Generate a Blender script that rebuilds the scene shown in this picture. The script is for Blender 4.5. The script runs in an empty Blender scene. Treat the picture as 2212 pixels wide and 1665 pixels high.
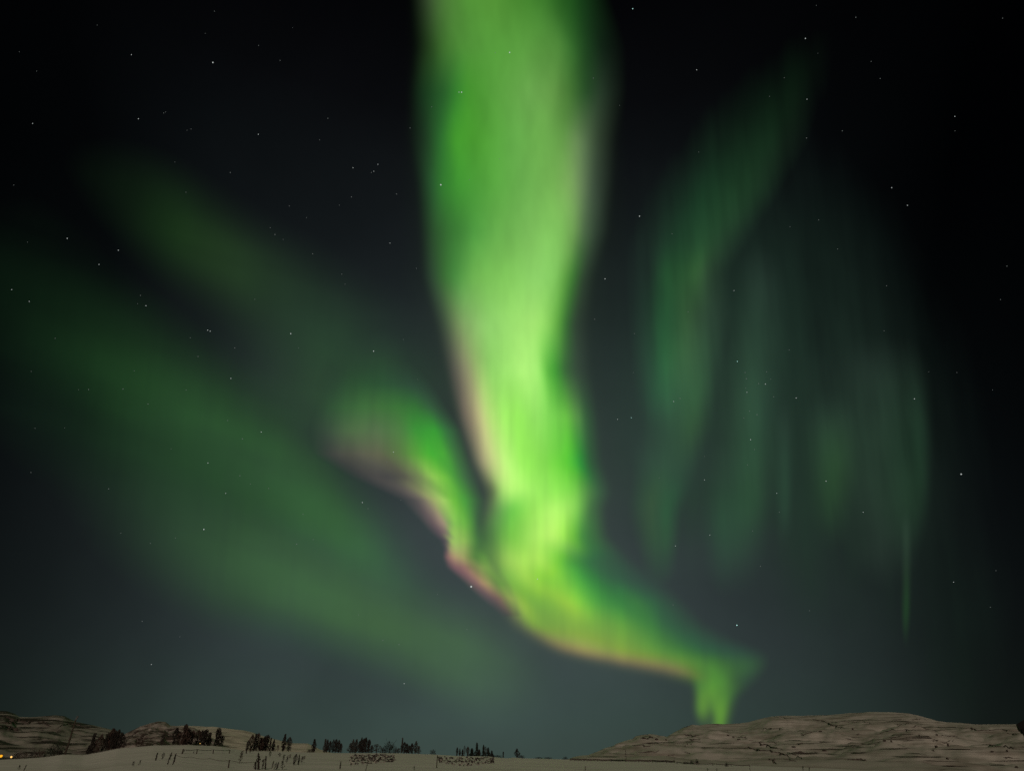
import bpy, math, random
import numpy as np
from mathutils import Vector

# ------------------------------------------------------------------ scene, camera, world, town light
SC = bpy.context.scene
COL = SC.collection
PITCH = math.radians(28.79)
FPX = 1475.0                       # focal length in pixels of a 2212 x 1665 frame
CX, CY = 1106.0, 832.5
CAMZ = 1.7

cam_d = bpy.data.cameras.new("camera")
cam_d.sensor_fit = 'HORIZONTAL'
cam_d.sensor_width = 36.0
cam_d.lens = 36.0 * FPX / 2212.0
cam_d.clip_start = 0.1
cam_d.clip_end = 90000.0
cam = bpy.data.objects.new("camera", cam_d)
COL.objects.link(cam)
cam.location = (0, 0, CAMZ)
cam.rotation_euler = (math.pi / 2 + PITCH, 0, 0)
SC.camera = cam

SC.view_settings.view_transform = 'Standard'
SC.view_settings.look = 'None'
SC.view_settings.exposure = 0.0
SC.view_settings.gamma = 1.0
SC.view_settings.use_curve_mapping = False
SC.cycles.use_denoising = False
SC.cycles.max_bounces = 6
SC.cycles.transparent_max_bounces = 24
SC.cycles.sample_clamp_indirect = 4.0

def lin(c):
    c = np.asarray(c, float) / 255.0
    return np.where(c <= 0.04045, c / 12.92, ((c + 0.055) / 1.055) ** 2.4)

# dark night sky: colour by height above the horizon, sides darkened to paint in a lens vignette
ZT = [(0.0, (58, 72, 67)), (0.045, (58, 74, 70)), (0.135, (58, 70, 70)), (0.257, (56, 66, 67)), (0.38, (48, 58, 58)),
      (0.50, (37, 46, 46)), (0.637, (24, 29, 31)), (0.77, (10, 11, 13)), (0.86, (2, 2, 3)), (1.0, (1, 1, 2))]
XLO = [(-0.62, .36), (-.55, .50), (-.47, .68), (-.3, .90), (-.05, 1), (.16, .95), (.35, .78), (.45, .62), (.52, .42), (.62, .25)]
XHI = [(-.62, .08), (-.5, .35), (-.35, .75), (-.1, 1), (.1, .95), (.25, .8), (.4, .45), (.52, .12), (.62, .02)]

def sky_base(d):
    z = np.clip(d[..., 2], 0, 1); x = d[..., 0]
    zs = [a for a, _ in ZT]; cs = lin([c for _, c in ZT])
    c = np.stack([np.interp(z, zs, cs[:, k]) for k in range(3)], -1)
    lo = np.interp(x, [a for a, _ in XLO], [b ** 2.2 for _, b in XLO])
    hi = np.interp(x, [a for a, _ in XHI], [b ** 2.2 for _, b in XHI])
    m = np.clip(z / 0.62, 0, 1)
    return c * (lo * (1 - m) + hi * m)[..., None]

world = bpy.data.worlds.new("World")
SC.world = world
world.use_nodes = True
wt = world.node_tree
wt.nodes.clear()
W = wt.nodes.new; WL = wt.links.new
w_out = W('ShaderNodeOutputWorld'); w_bg = W('ShaderNodeBackground')
w_tc = W('ShaderNodeTexCoord'); w_sep = W('ShaderNodeSeparateXYZ')
WL(w_tc.outputs['Generated'], w_sep.inputs[0])

def ramp(tree, pts):
    n = tree.nodes.new('ShaderNodeValToRGB')
    e = n.color_ramp.elements
    while len(e) < len(pts): e.new(0.5)
    for el, (p, c) in zip(e, pts):
        el.position = p; el.color = (*c, 1)
    return n
rz = ramp(wt, [(a, tuple(lin(c))) for a, c in ZT])
WL(w_sep.outputs['Z'], rz.inputs[0])
w_map = W('ShaderNodeMapRange'); w_map.inputs[1].default_value = -0.62; w_map.inputs[2].default_value = 0.62
WL(w_sep.outputs['X'], w_map.inputs[0])
rlo = ramp(wt, [((a + .62) / 1.24, (b ** 2.2,) * 3) for a, b in XLO])
rhi = ramp(wt, [((a + .62) / 1.24, (b ** 2.2,) * 3) for a, b in XHI])
WL(w_map.outputs[0], rlo.inputs[0]); WL(w_map.outputs[0], rhi.inputs[0])
w_m = W('ShaderNodeMapRange'); w_m.inputs[2].default_value = 0.62
WL(w_sep.outputs['Z'], w_m.inputs[0])
w_mix = W('ShaderNodeMix'); w_mix.data_type = 'RGBA'
WL(w_m.outputs[0], w_mix.inputs[0]); WL(rlo.outputs[0], w_mix.inputs[6]); WL(rhi.outputs[0], w_mix.inputs[7])
w_mul = W('ShaderNodeMix'); w_mul.data_type = 'RGBA'; w_mul.blend_type = 'MULTIPLY'; w_mul.inputs[0].default_value = 1
WL(rz.outputs[0], w_mul.inputs[6]); WL(w_mix.outputs[2], w_mul.inputs[7])
# thin uneven airglow
w_no = W('ShaderNodeTexNoise'); w_no.inputs['Scale'].default_value = 5.0; w_no.inputs['Detail'].default_value = 4
WL(w_tc.outputs['Generated'], w_no.inputs['Vector'])
w_nr = W('ShaderNodeMapRange'); w_nr.inputs[1].default_value = .3; w_nr.inputs[2].default_value = .7
w_nr.inputs[3].default_value = .88; w_nr.inputs[4].default_value = 1.12
WL(w_no.outputs[0], w_nr.inputs[0])
w_mul2 = W('ShaderNodeMix'); w_mul2.data_type = 'RGBA'; w_mul2.blend_type = 'MULTIPLY'; w_mul2.inputs[0].default_value = 1
WL(w_mul.outputs[2], w_mul2.inputs[6]); WL(w_nr.outputs[0], w_mul2.inputs[7])
# trace of daylight sky added all round, its sun in line with the lamp
SUN_EL, SUN_AZ = math.radians(18), math.radians(176)
w_sky = W('ShaderNodeTexSky'); w_sky.sky_type = 'NISHITA'; w_sky.sun_disc = False
w_sky.sun_elevation = SUN_EL; w_sky.sun_rotation = SUN_AZ
w_add = W('ShaderNodeMix'); w_add.data_type = 'RGBA'; w_add.blend_type = 'ADD'; w_add.inputs[0].default_value = 0.00025
WL(w_mul2.outputs[2], w_add.inputs[6]); WL(w_sky.outputs[0], w_add.inputs[7])
WL(w_add.outputs[2], w_bg.inputs[0]); WL(w_bg.outputs[0], w_out.inputs[0])

# low warm sun lamp added in place of town lights behind the camera
town_light_d = bpy.data.lights.new("town_light", 'SUN')
town_light_d.energy = 1.0
town_light_d.angle = math.radians(0.5)
town_light_d.color = (1.0, 0.815, 0.65)
town_light = bpy.data.objects.new("town_light", town_light_d)
COL.objects.link(town_light)
md = Vector((math.sin(SUN_AZ) * math.cos(SUN_EL), math.cos(SUN_AZ) * math.cos(SUN_EL), math.sin(SUN_EL)))
town_light.rotation_euler = md.to_track_quat('Z', 'Y').to_euler()
town_light.location = (0, -30, 40)

# ------------------------------------------------------------------ helpers
CP, SP = math.cos(PITCH), math.sin(PITCH)

def dirs(px, py):
    """unit directions for frame positions (2212 x 1665 frame)"""
    u = (np.asarray(px, float) - CX) / FPX; v = (CY - np.asarray(py, float)) / FPX
    d = np.stack([u, CP - v * SP, SP + v * CP], -1)
    return d / np.linalg.norm(d, axis=-1, keepdims=True)

def azel(px, py):
    d = dirs(px, py)
    return np.arctan2(d[..., 0], d[..., 1]), np.arcsin(d[..., 2])

_perm = np.random.RandomState(7).permutation(512)
_val = np.random.RandomState(8).rand(512) * 2 - 1
def vnoise(x, y):
    x = np.asarray(x, float); y = np.asarray(y, float)
    xi = np.floor(x).astype(int); yi = np.floor(y).astype(int)
    fx = x - xi; fy = y - yi
    fx = fx * fx * (3 - 2 * fx); fy = fy * fy * (3 - 2 * fy)
    h = lambda a, b: _val[_perm[(_perm[a & 511] + b) & 511]]
    return (h(xi, yi) * (1 - fx) + h(xi + 1, yi) * fx) * (1 - fy) + (h(xi, yi + 1) * (1 - fx) + h(xi + 1, yi + 1) * fx) * fy
def fbm(x, y, o=4):
    s = 0; a = 1; t = 0
    for k in range(o):
        s = s + a * vnoise(np.asarray(x) * 2 ** k + 17.3 * k, np.asarray(y) * 2 ** k + 5.1 * k); t += a; a *= .5
    return s / t

def tag(o, label=None, cat=None, group=None, kind=None):
    if label: o['label'] = label
    if cat: o['category'] = cat
    if group: o['group'] = group
    if kind: o['kind'] = kind
    return o

def mesh_obj(name, verts, faces, mat=None, parent=None, smooth=False, loc=None):
    me = bpy.data.meshes.new(name)
    me.from_pydata([tuple(map(float, v)) for v in verts], [], faces)
    if mat: me.materials.append(mat)
    if smooth: me.polygons.foreach_set('use_smooth', [True] * len(me.polygons))
    me.update()
    o = bpy.data.objects.new(name, me)
    COL.objects.link(o)
    if parent: o.parent = parent
    if loc is not None: o.location = loc
    return o

def empty(name, loc, rz=0.0):
    o = bpy.data.objects.new(name, None)
    o.empty_display_size = 0.5
    COL.objects.link(o); o.location = loc; o.rotation_euler = (0, 0, rz)
    return o

def copy_tree(o, parent=None):
    c = o.copy(); COL.objects.link(c); c.parent = parent
    for ch in [x for x in COL.objects if x.parent == o]:
        copy_tree(ch, c)
    return c

class MB:
    """collects tubes, boxes and blades for one mesh"""
    def __init__(s): s.v = []; s.f = []
    def tube(s, pts, rad, n=6, cap=True):
        pts = [Vector(p) for p in pts]
        if not isinstance(rad, (list, tuple)): rad = [rad] * len(pts)
        b = len(s.v)
        for i, p in enumerate(pts):
            t = (pts[min(i + 1, len(pts) - 1)] - pts[max(i - 1, 0)]).normalized()
            a = t.cross(Vector((0, 0, 1)))
            if a.length < 1e-3: a = Vector((1, 0, 0))
            a.normalize(); c = t.cross(a)
            for k in range(n):
                th = 2 * math.pi * k / n
                s.v.append(p + (a * math.cos(th) + c * math.sin(th)) * rad[i])
        for i in range(len(pts) - 1):
            for k in range(n):
                q = b + i * n; k2 = (k + 1) % n
                s.f.append((q + k, q + k2, q + n + k2, q + n + k))
        if cap:
            s.f.append(tuple(b + k for k in range(n))[::-1])
            s.f.append(tuple(b + (len(pts) - 1) * n + k for k in range(n)))
    def box(s, lo, hi):
        b = len(s.v)
        for z in (lo[2], hi[2]):
            for x, y in ((lo[0], lo[1]), (hi[0], lo[1]), (hi[0], hi[1]), (lo[0], hi[1])):
                s.v.append(Vector((x, y, z)))
        for f in ((3, 2, 1, 0), (4, 5, 6, 7), (0, 1, 5, 4), (1, 2, 6, 5), (2, 3, 7, 6), (3, 0, 4, 7)):
            s.f.append(tuple(b + i for i in f))
    def tri(s, a, b_, c):
        b = len(s.v); s.v += [Vector(a), Vector(b_), Vector(c)]; s.f.append((b, b + 1, b + 2))
    def quad(s, *q):
        b = len(s.v); s.v += [Vector(x) for x in q]; s.f.append((b, b + 1, b + 2, b + 3))
    def blob(s, c, r, rnd, n1=7, n2=5, rough=.25):
        b = len(s.v); c = Vector(c)
        for i in range(n2 + 1):
            ph = math.pi * i / n2
            for k in range(n1):
                th = 2 * math.pi * k / n1
                q = 1 + rough * (rnd.random() * 2 - 1)
                s.v.append(c + Vector((r[0] * math.sin(ph) * math.cos(th) * q, r[1] * math.sin(ph) * math.sin(th) * q, r[2] * math.cos(ph) * q)))
        for i in range(n2):
            for k in range(n1):
                k2 = (k + 1) % n1; q = b + i * n1
                s.f.append((q + k, q + n1 + k, q + n1 + k2, q + k2))
    def build(s, name, mat, parent=None, smooth=False, loc=None):
        return mesh_obj(name, s.v, s.f, mat, parent, smooth, loc)

# ------------------------------------------------------------------ materials
def new_mat(name):
    m = bpy.data.materials.new(name); m.use_nodes = True
    t = m.node_tree
    return m, t, t.nodes['Principled BSDF']

def snow_rock(name, snow=(.70, .69, .66), rock=(.055, .042, .034), brush=(.22, .185, .15), thr=(.60, .70), zscale=.45, xs=.018,
              patch=.004, bthr=(.5, .75), bamt=.7, skew=0.0, steep=0.0):
    """snow with streaks of bare rock that follow the contours, and patches of brown brush"""
    m, t, p = new_mat(name)
    N = t.nodes.new; L = t.links.new
    p.inputs['Roughness'].default_value = .75
    p.inputs['Specular IOR Level'].default_value = .25
    tc = N('ShaderNodeTexCoord')
    mp = N('ShaderNodeMapping'); mp.inputs['Scale'].default_value = (xs, xs, zscale); mp.inputs['Rotation'].default_value = (0, skew, 0)
    L(tc.outputs['Object'], mp.inputs[0])
    n1 = N('ShaderNodeTexNoise'); n1.inputs['Scale'].default_value = 1.0; n1.inputs['Detail'].default_value = 7; n1.inputs['Roughness'].default_value = .6
    n1.inputs['Distortion'].default_value = .6
    L(mp.outputs[0], n1.inputs['Vector'])
    mp2 = N('ShaderNodeMapping'); mp2.inputs['Scale'].default_value = (patch, patch, patch * 4)
    L(tc.outputs['Object'], mp2.inputs[0])
    n2 = N('ShaderNodeTexNoise'); n2.inputs['Scale'].default_value = 1.0; n2.inputs['Detail'].default_value = 3
    L(mp2.outputs[0], n2.inputs['Vector'])
    geo = N('ShaderNodeNewGeometry'); sep = N('ShaderNodeSeparateXYZ'); L(geo.outputs['Normal'], sep.inputs[0])
    st = N('ShaderNodeMapRange'); st.inputs[1].default_value = .99; st.inputs[2].default_value = .75; st.inputs[3].default_value = 0; st.inputs[4].default_value = steep
    L(sep.outputs['Z'], st.inputs[0])
    a = N('ShaderNodeMath'); a.operation = 'MULTIPLY_ADD'; a.inputs[1].default_value = .5; L(n2.outputs[0], a.inputs[0]); L(n1.outputs[0], a.inputs[2])
    a2 = N('ShaderNodeMath'); a2.operation = 'ADD'; L(a.outputs[0], a2.inputs[0]); L(st.outputs[0], a2.inputs[1])
    a3 = N('ShaderNodeMath'); a3.operation = 'SUBTRACT'; a3.inputs[1].default_value = .25; L(a2.outputs[0], a3.inputs[0])
    r1 = N('ShaderNodeMapRange'); r1.inputs[1].default_value = thr[0]; r1.inputs[2].default_value = thr[1]; L(a3.outputs[0], r1.inputs[0])
    mp3 = N('ShaderNodeMapping'); mp3.inputs['Scale'].default_value = (xs * 1.7, xs * 1.7, zscale * .4); mp3.inputs['Location'].default_value = (3.1, 7.7, 1.3)
    L(tc.outputs['Object'], mp3.inputs[0])
    n3 = N('ShaderNodeTexNoise'); n3.inputs['Scale'].default_value = 1.0; n3.inputs['Detail'].default_value = 6; L(mp3.outputs[0], n3.inputs['Vector'])
    r2 = N('ShaderNodeMapRange'); r2.inputs[1].default_value = bthr[0]; r2.inputs[2].default_value = bthr[1]; r2.inputs[4].default_value = bamt; L(n3.outputs[0], r2.inputs[0])
    mx = N('ShaderNodeMix'); mx.data_type = 'RGBA'; mx.inputs[6].default_value = (*snow, 1); mx.inputs[7].default_value = (*brush, 1); L(r2.outputs[0], mx.inputs[0])
    mx2 = N('ShaderNodeMix'); mx2.data_type = 'RGBA'; mx2.inputs[7].default_value = (*rock, 1); L(r1.outputs[0], mx2.inputs[0]); L(mx.outputs[2], mx2.inputs[6])
    L(mx2.outputs[2], p.inputs['Base Color'])
    bp = N('ShaderNodeBump'); bp.inputs['Strength'].default_value = .5; bp.inputs['Distance'].default_value = 1.5
    L(n3.outputs[0], bp.inputs['Height']); L(bp.outputs[0], p.inputs['Normal'])
    return m

def plain(name, col, rough=.85, var=.4, scale=6.0):
    m, t, p = new_mat(name)
    N = t.nodes.new; L = t.links.new
    tc = N('ShaderNodeTexCoord'); n = N('ShaderNodeTexNoise'); n.inputs['Scale'].default_value = scale; n.inputs['Detail'].default_value = 5
    L(tc.outputs['Object'], n.inputs['Vector'])
    r = N('ShaderNodeMapRange'); r.inputs[1].default_value = .3; r.inputs[2].default_value = .7; r.inputs[3].default_value = 1 - var; r.inputs[4].default_value = 1 + var
    L(n.outputs[0], r.inputs[0])
    mx = N('ShaderNodeMix'); mx.data_type = 'RGBA'; mx.blend_type = 'MULTIPLY'; mx.inputs[0].default_value = 1; mx.inputs[6].default_value = (*col, 1)
    L(r.outputs[0], mx.inputs[7]); L(mx.outputs[2], p.inputs['Base Color'])
    p.inputs['Roughness'].default_value = rough; p.inputs['Specular IOR Level'].default_value = .2
    return m

def emit(name, col, k):
    m, t, p = new_mat(name)
    p.inputs['Base Color'].default_value = (*col, 1)
    p.inputs['Emission Color'].default_value = (*col, 1); p.inputs['Emission Strength'].default_value = k
    return m

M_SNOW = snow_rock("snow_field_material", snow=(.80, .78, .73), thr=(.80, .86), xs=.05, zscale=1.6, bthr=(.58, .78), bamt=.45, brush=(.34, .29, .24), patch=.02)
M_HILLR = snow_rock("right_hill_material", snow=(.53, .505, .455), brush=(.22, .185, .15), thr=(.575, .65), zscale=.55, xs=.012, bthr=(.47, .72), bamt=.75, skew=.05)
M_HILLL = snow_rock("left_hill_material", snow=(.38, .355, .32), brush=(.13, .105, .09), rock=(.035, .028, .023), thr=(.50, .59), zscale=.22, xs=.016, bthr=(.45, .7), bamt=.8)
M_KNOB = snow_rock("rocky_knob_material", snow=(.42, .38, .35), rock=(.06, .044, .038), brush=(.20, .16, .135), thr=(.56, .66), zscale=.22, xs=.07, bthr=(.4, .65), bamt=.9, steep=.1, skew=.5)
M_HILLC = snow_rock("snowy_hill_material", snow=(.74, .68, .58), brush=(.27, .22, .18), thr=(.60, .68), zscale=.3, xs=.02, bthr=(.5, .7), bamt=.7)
M_ROCKS = snow_rock("rock_bank_material", snow=(.58, .55, .48), rock=(.03, .024, .02), brush=(.07, .058, .046), thr=(.36, .48), zscale=1.1, xs=.8, bthr=(.4, .6), bamt=.5)
M_BARK = plain("bark", (.030, .022, .018))
M_TWIG_RED = plain("reddish_twigs", (.048, .030, .024))
M_TWIG = plain("dark_twigs", (.022, .018, .015))
M_TWIG_PALE = plain("pale_twigs", (.045, .043, .038))
M_NEEDLE = plain("dark_needles", (.016, .020, .014))
M_WOOD = plain("weathered_wood", (.045, .036, .027))
M_WIRE = plain("rusted_wire", (.07, .06, .05))
M_ROCK = plain("dark_rock", (.075, .062, .052), scale=1.5)
M_CABIN = plain("tarred_timber", (.008, .007, .007), rough=.95)
M_ROOF = plain("dark_roofing", (.010, .010, .010), rough=.95)
M_METAL = plain("dull_metal", (.10, .10, .10), rough=.6)
M_LAMP = emit("sodium_lamp_glass", (1.0, .46, .02), .85)
M_LAMP2 = emit("warm_lamp_glass", (1.0, .58, .16), 1.1)

# ------------------------------------------------------------------ terrain
RIDGE = [(-700, 1650), (-200, 1643), (0, 1640), (60, 1637), (102, 1634), (135, 1629), (182, 1630), (200, 1627), (255, 1616), (334, 1609), (403, 1608), (430, 1609), (480, 1612),
         (528, 1621), (601, 1622), (655, 1624), (749, 1626), (855, 1626), (943, 1629), (992, 1632), (1056, 1633), (1095, 1637), (1110, 1635), (1130, 1637),
         (1198, 1638.5), (1229, 1640), (1300, 1642), (1380, 1643.5), (1460, 1646), (1560, 1651), (1700, 1656), (1850, 1662), (2000, 1668), (2212, 1676), (2900, 1690)]
_ra, _re = azel([p[0] for p in RIDGE], [p[1] for p in RIDGE])
_rr = np.interp([p[0] for p in RIDGE], [-700, 0, 400, 700, 1229, 1500, 1850, 2900], [300, 300, 260, 420, 420, 330, 230, 200])
def ridge_at(az):
    return np.interp(az, _ra, _rr), np.interp(az, _ra, _re)
def sstep(a, b, x):
    t = np.clip((x - a) / (b - a), 0, 1); return t * t * (3 - 2 * t)
def ground_z(az, r):
    R1, e1 = ridge_at(az)
    Z1 = CAMZ + R1 * np.tan(e1)
    up = sstep(55, 1, 0) * 0 + np.clip((r - 55) / (R1 - 55), 0, 1)
    up = up * up * (2 - up) * .35 + up * .65
    z = Z1 * up
    z = z - 3.5 * sstep(R1 + 6, R1 + 70, r)
    far = sstep(900, 2600, r)
    z = z * (1 - far) - 2.0 * far
    x = r * np.sin(az); y = r * np.cos(az)
    z = z + .34 * fbm(x / 30, y / 16, 5) * sstep(20, 90, r) * (1 - sstep(R1 - 60, R1 - 10, r) * .7)
    return z

def grid_mesh(name, A, R, Z, mat, closed=False):
    """A, R, Z: arrays (rows, cols) of bearing, distance and height"""
    n, m = A.shape
    V = np.stack([R * np.sin(A), R * np.cos(A), Z], -1).reshape(-1, 3)
    i, j = np.meshgrid(np.arange(n - 1), np.arange(m - 1 + (1 if closed else 0)), indexing='ij')
    j2 = (j + 1) % m
    F = np.stack([i * m + j, i * m + j2, (i + 1) * m + j2, (i + 1) * m + j], -1).reshape(-1, 4)
    return mesh_obj(name, V, F.tolist(), mat, smooth=True)

az_list = np.concatenate([np.radians(np.arange(-180, -42, 3)), np.radians(np.arange(-42, 42, .12)), np.radians(np.arange(42, 180, 3))])
r_list = np.concatenate([[0.4], np.geomspace(2, 100, 22), np.linspace(106, 520, 150), np.geomspace(535, 24000, 40)])
RR, AA = np.meshgrid(r_list, az_list, indexing='ij')
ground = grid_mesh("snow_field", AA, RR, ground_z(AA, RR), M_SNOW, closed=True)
tag(ground, "open snow covered ground with low drifts reaching the foot of the hills", kind="structure")

HILLS = {}
def hill(name, sil, D, front, back, label, mat, amp, nscale, rows=70, step=.07, base=1643.0, sharp=1.0, seed=0, ridged=False, ridge_amp=.15):
    a, e = azel([p[0] for p in sil], [p[1] for p in sil])
    az = np.arange(a[0], a[-1], math.radians(step))
    er = np.interp(az, a, e)
    Dx = np.interp(az, a, D if np.ndim(D) else [D] * len(sil))
    ef = np.minimum(azel(CX, base)[1], ridge_at(az)[1] - .003)
    er = np.maximum(er, ef)
    T = np.concatenate([np.linspace(0, 1, rows), 1 + np.linspace(0, 1, 14)[1:]])
    TT, AZ = np.meshgrid(T, az, indexing='ij')
    ER = er[None, :]; EF = ef[None, :]; DD = Dx[None, :]
    t = np.clip(TT, 0, 1)
    R = DD - front * (1 - t) + back * np.clip(TT - 1, 0, 1)
    x = R * np.sin(AZ); y = R * np.cos(AZ)
    s = t ** sharp
    E = EF + (ER - EF) * s
    Z = CAMZ + R * np.tan(E)
    n = fbm(x / nscale + seed, y / nscale - seed, 5)
    if ridged: n = (1 - 2 * np.abs(n)) * .8
    rise = (ER - EF) * DD
    w = np.where(TT <= 1, 4 * t * (1 - t) * (1 - ridge_amp) + ridge_amp * t, ridge_amp)
    Z = Z + amp * n * w * np.clip(rise / 25, 0, 1)
    b = np.clip(TT - 1, 0, 1)
    zr = CAMZ + DD * np.tan(ER)
    Z = np.where(TT > 1, Z - (R - DD) * np.tan(ER) - (zr + 6) * (b ** 1.3), Z) 
    Z[0] -= 4.0
    o = grid_mesh(name, AZ, R, Z, mat)
    tag(o, label, kind="structure")
    HILLS[name] = (az, R[:rows], Z[:rows])
    return o

RH = [(1200, 1643), (1229, 1640), (1253, 1634.3), (1271, 1631.6), (1289, 1623.4), (1313, 1613.4), (1325, 1610), (1331, 1605), (1366, 1594.5), (1375, 1588.5), (1404, 1584.5), (1417, 1586),
      (1441, 1589.5), (1458, 1579), (1475, 1571.5), (1496, 1564), (1512, 1566.5), (1527, 1564.5), (1550, 1564.5), (1596, 1564), (1616, 1561.5), (1637, 1555), (1666, 1547), (1683, 1544.5),
      (1720, 1543.8), (1751, 1544), (1793, 1542.2), (1834, 1539), (1876, 1537.6), (1918, 1537.2), (1960, 1539.5), (1980, 1542.5), (2010, 1551), (2022, 1555), (2043, 1559), (2074, 1560),
      (2116, 1563), (2157, 1560.8), (2193, 1561), (2212, 1562), (2400, 1566), (2700, 1590), (2900, 1643)]
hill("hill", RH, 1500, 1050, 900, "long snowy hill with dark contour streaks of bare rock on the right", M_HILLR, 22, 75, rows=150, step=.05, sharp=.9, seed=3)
LHA = [(-700, 1643), (-400, 1580), (-150, 1545), (0, 1534), (16, 1535), (33, 1541.5), (42, 1548), (69, 1548.7), (120, 1544.6), (139, 1546), (151, 1552.3), (164, 1558.7), (200, 1566), (228, 1572.5), (252, 1578.7),
       (290, 1594), (340, 1612), (400, 1643)]
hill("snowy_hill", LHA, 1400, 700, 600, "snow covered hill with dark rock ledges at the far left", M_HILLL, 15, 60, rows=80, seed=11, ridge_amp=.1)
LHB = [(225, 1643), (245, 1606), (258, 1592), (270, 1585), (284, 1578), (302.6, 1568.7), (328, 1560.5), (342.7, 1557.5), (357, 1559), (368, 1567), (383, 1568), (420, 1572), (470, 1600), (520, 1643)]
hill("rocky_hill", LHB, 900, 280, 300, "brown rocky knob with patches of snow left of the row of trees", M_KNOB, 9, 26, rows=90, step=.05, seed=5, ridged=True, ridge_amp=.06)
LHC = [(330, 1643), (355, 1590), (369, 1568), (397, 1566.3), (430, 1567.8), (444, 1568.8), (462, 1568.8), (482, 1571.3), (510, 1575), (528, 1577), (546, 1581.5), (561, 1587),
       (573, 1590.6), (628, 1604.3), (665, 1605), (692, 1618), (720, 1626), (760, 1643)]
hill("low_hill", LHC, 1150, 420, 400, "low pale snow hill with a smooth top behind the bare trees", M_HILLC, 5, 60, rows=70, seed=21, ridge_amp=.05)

def place(px, py, back=None):
    """ground point seen at a frame position; back = metres behind the crest instead"""
    a, e = azel(px, py)
    R1, _ = ridge_at(a)
    if back is not None:
        r = float(R1) + back
    else:
        rs = np.linspace(110, float(R1), 600)
        el = np.arctan2(ground_z(np.full_like(rs, a), rs) - CAMZ, rs)
        k = np.argmax(el >= e) if np.any(el >= e) else len(rs) - 1
        r = float(rs[k])
    z = float(ground_z(np.array(a), np.array(r)))
    return Vector((r * math.sin(a), r * math.cos(a), z)), r

def place_hill(name, px, py):
    az, R, Z = HILLS[name]
    a, e = azel(px, py)
    k = int(np.clip(np.searchsorted(az, a), 0, len(az) - 1))
    el = np.arctan2(Z[:, k] - CAMZ, R[:, k])
    i = int(np.argmax(el >= e)) if np.any(el >= e) else len(el) - 1
    r = float(R[i, k])
    return Vector((r * math.sin(a), r * math.cos(a), float(Z[i, k]))), r

def metres(r, px): return r * px / FPX * 0.81       # size of px frame pixels at distance r near the horizon

# ------------------------------------------------------------------ aurora: glowing curtains high in the sky
GX = np.arange(-260, 2480, 4.0); GY = np.arange(-460, 1600, 4.0)
PX, PY = np.meshgrid(GX, GY)
GD = dirs(PX, PY)
GB = sky_base(GD)
def enc(c): return np.maximum(c, 0) ** (1 / 2.2)
GE = enc(GB)
def glow(pm, al):
    """light that must be added to the bare sky to give the seen colour (pm, al are in display-encoded values)"""
    return np.maximum((pm + (1 - al[..., None]) * GE) ** 2.2 - GB, 0)

def blur(a, sx, sy):
    def k(s):
        n = int(3 * s) + 1; x = np.arange(-n, n + 1); w = np.exp(-.5 * (x / s) ** 2); return w / w.sum()
    for ax, s in ((1, sx), (0, sy)):
        if s <= 0: continue
        w = k(s); n = len(w) // 2
        p = np.pad(a, [(n, n) if i == ax else (0, 0) for i in range(a.ndim)], mode='edge')
        out = 0
        for i, wi in enumerate(w):
            sl = [slice(None)] * a.ndim; sl[ax] = slice(i, i + a.shape[ax]); out = out + wi * p[tuple(sl)]
        a = out
    return a

def rows_layer(rows, sx=1.6, sy=1.2, open_top=False):
    """rows: (y, [x0, (x, r, g, b) ..., x1]) - colours seen across the curtain at a set of heights; x0 and x1 are its edges"""
    U = np.linspace(0, 1, 60)
    ys = []; ex = []; tab = []
    for y, pts in rows:
        x0, x1 = pts[0], pts[-1]; mid = pts[1:-1]
        xs = np.array([x0] + [q[0] for q in mid] + [x1], float)
        c = enc(lin([mid[0][1:]] + [q[1:] for q in mid] + [mid[-1][1:]]))
        al = np.array([0.] + [1.] * len(mid) + [0.])
        u = (xs - x0) / (x1 - x0)
        t = np.stack([np.interp(U, u, c[:, k]) for k in range(3)] + [np.interp(U, u, al)], -1)
        ys.append(y); ex.append((x0, x1)); tab.append(t)
    ys = np.array(ys, float); ex = np.array(ex, float); tab = np.array(tab)
    out = np.zeros(PX.shape + (4,))
    for i, y in enumerate(GY):
        if y > ys[-1] or (y < ys[0] and not open_top): continue
        yy = max(y, ys[0])
        k = min(max(np.searchsorted(ys, yy) - 1, 0), len(ys) - 2)
        f = (yy - ys[k]) / (ys[k + 1] - ys[k])
        x0, x1 = ex[k] * (1 - f) + ex[k + 1] * f
        t = tab[k] * (1 - f) + tab[k + 1] * f
        u = (GX - x0) / (x1 - x0)
        for c in range(4):
            out[i, :, c] = np.interp(u, U, t[:, c], left=0 if c == 3 else None, right=0 if c == 3 else None)
    pm = out[..., :3] * out[..., 3:]
    pm = blur(pm, sx, sy); a = blur(out[..., 3:], sx, sy)
    return pm, a[..., 0]

def blobs_layer(bl):
    em = np.zeros(PX.shape + (3,)); al = np.zeros(PX.shape)
    for x, y, sa, sc, ang, col, a in bl:
        c, s = math.cos(math.radians(ang)), math.sin(math.radians(ang))
        u = (PX - x) * c + (PY - y) * s; v = -(PX - x) * s + (PY - y) * c
        g = a * np.exp(-.5 * ((u / sa) ** 2 + (v / sc) ** 2))
        em = em * (1 - g[..., None]) + enc(lin(col)) * g[..., None]
        al = 1 - (1 - al) * (1 - g)
    return em, al

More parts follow.
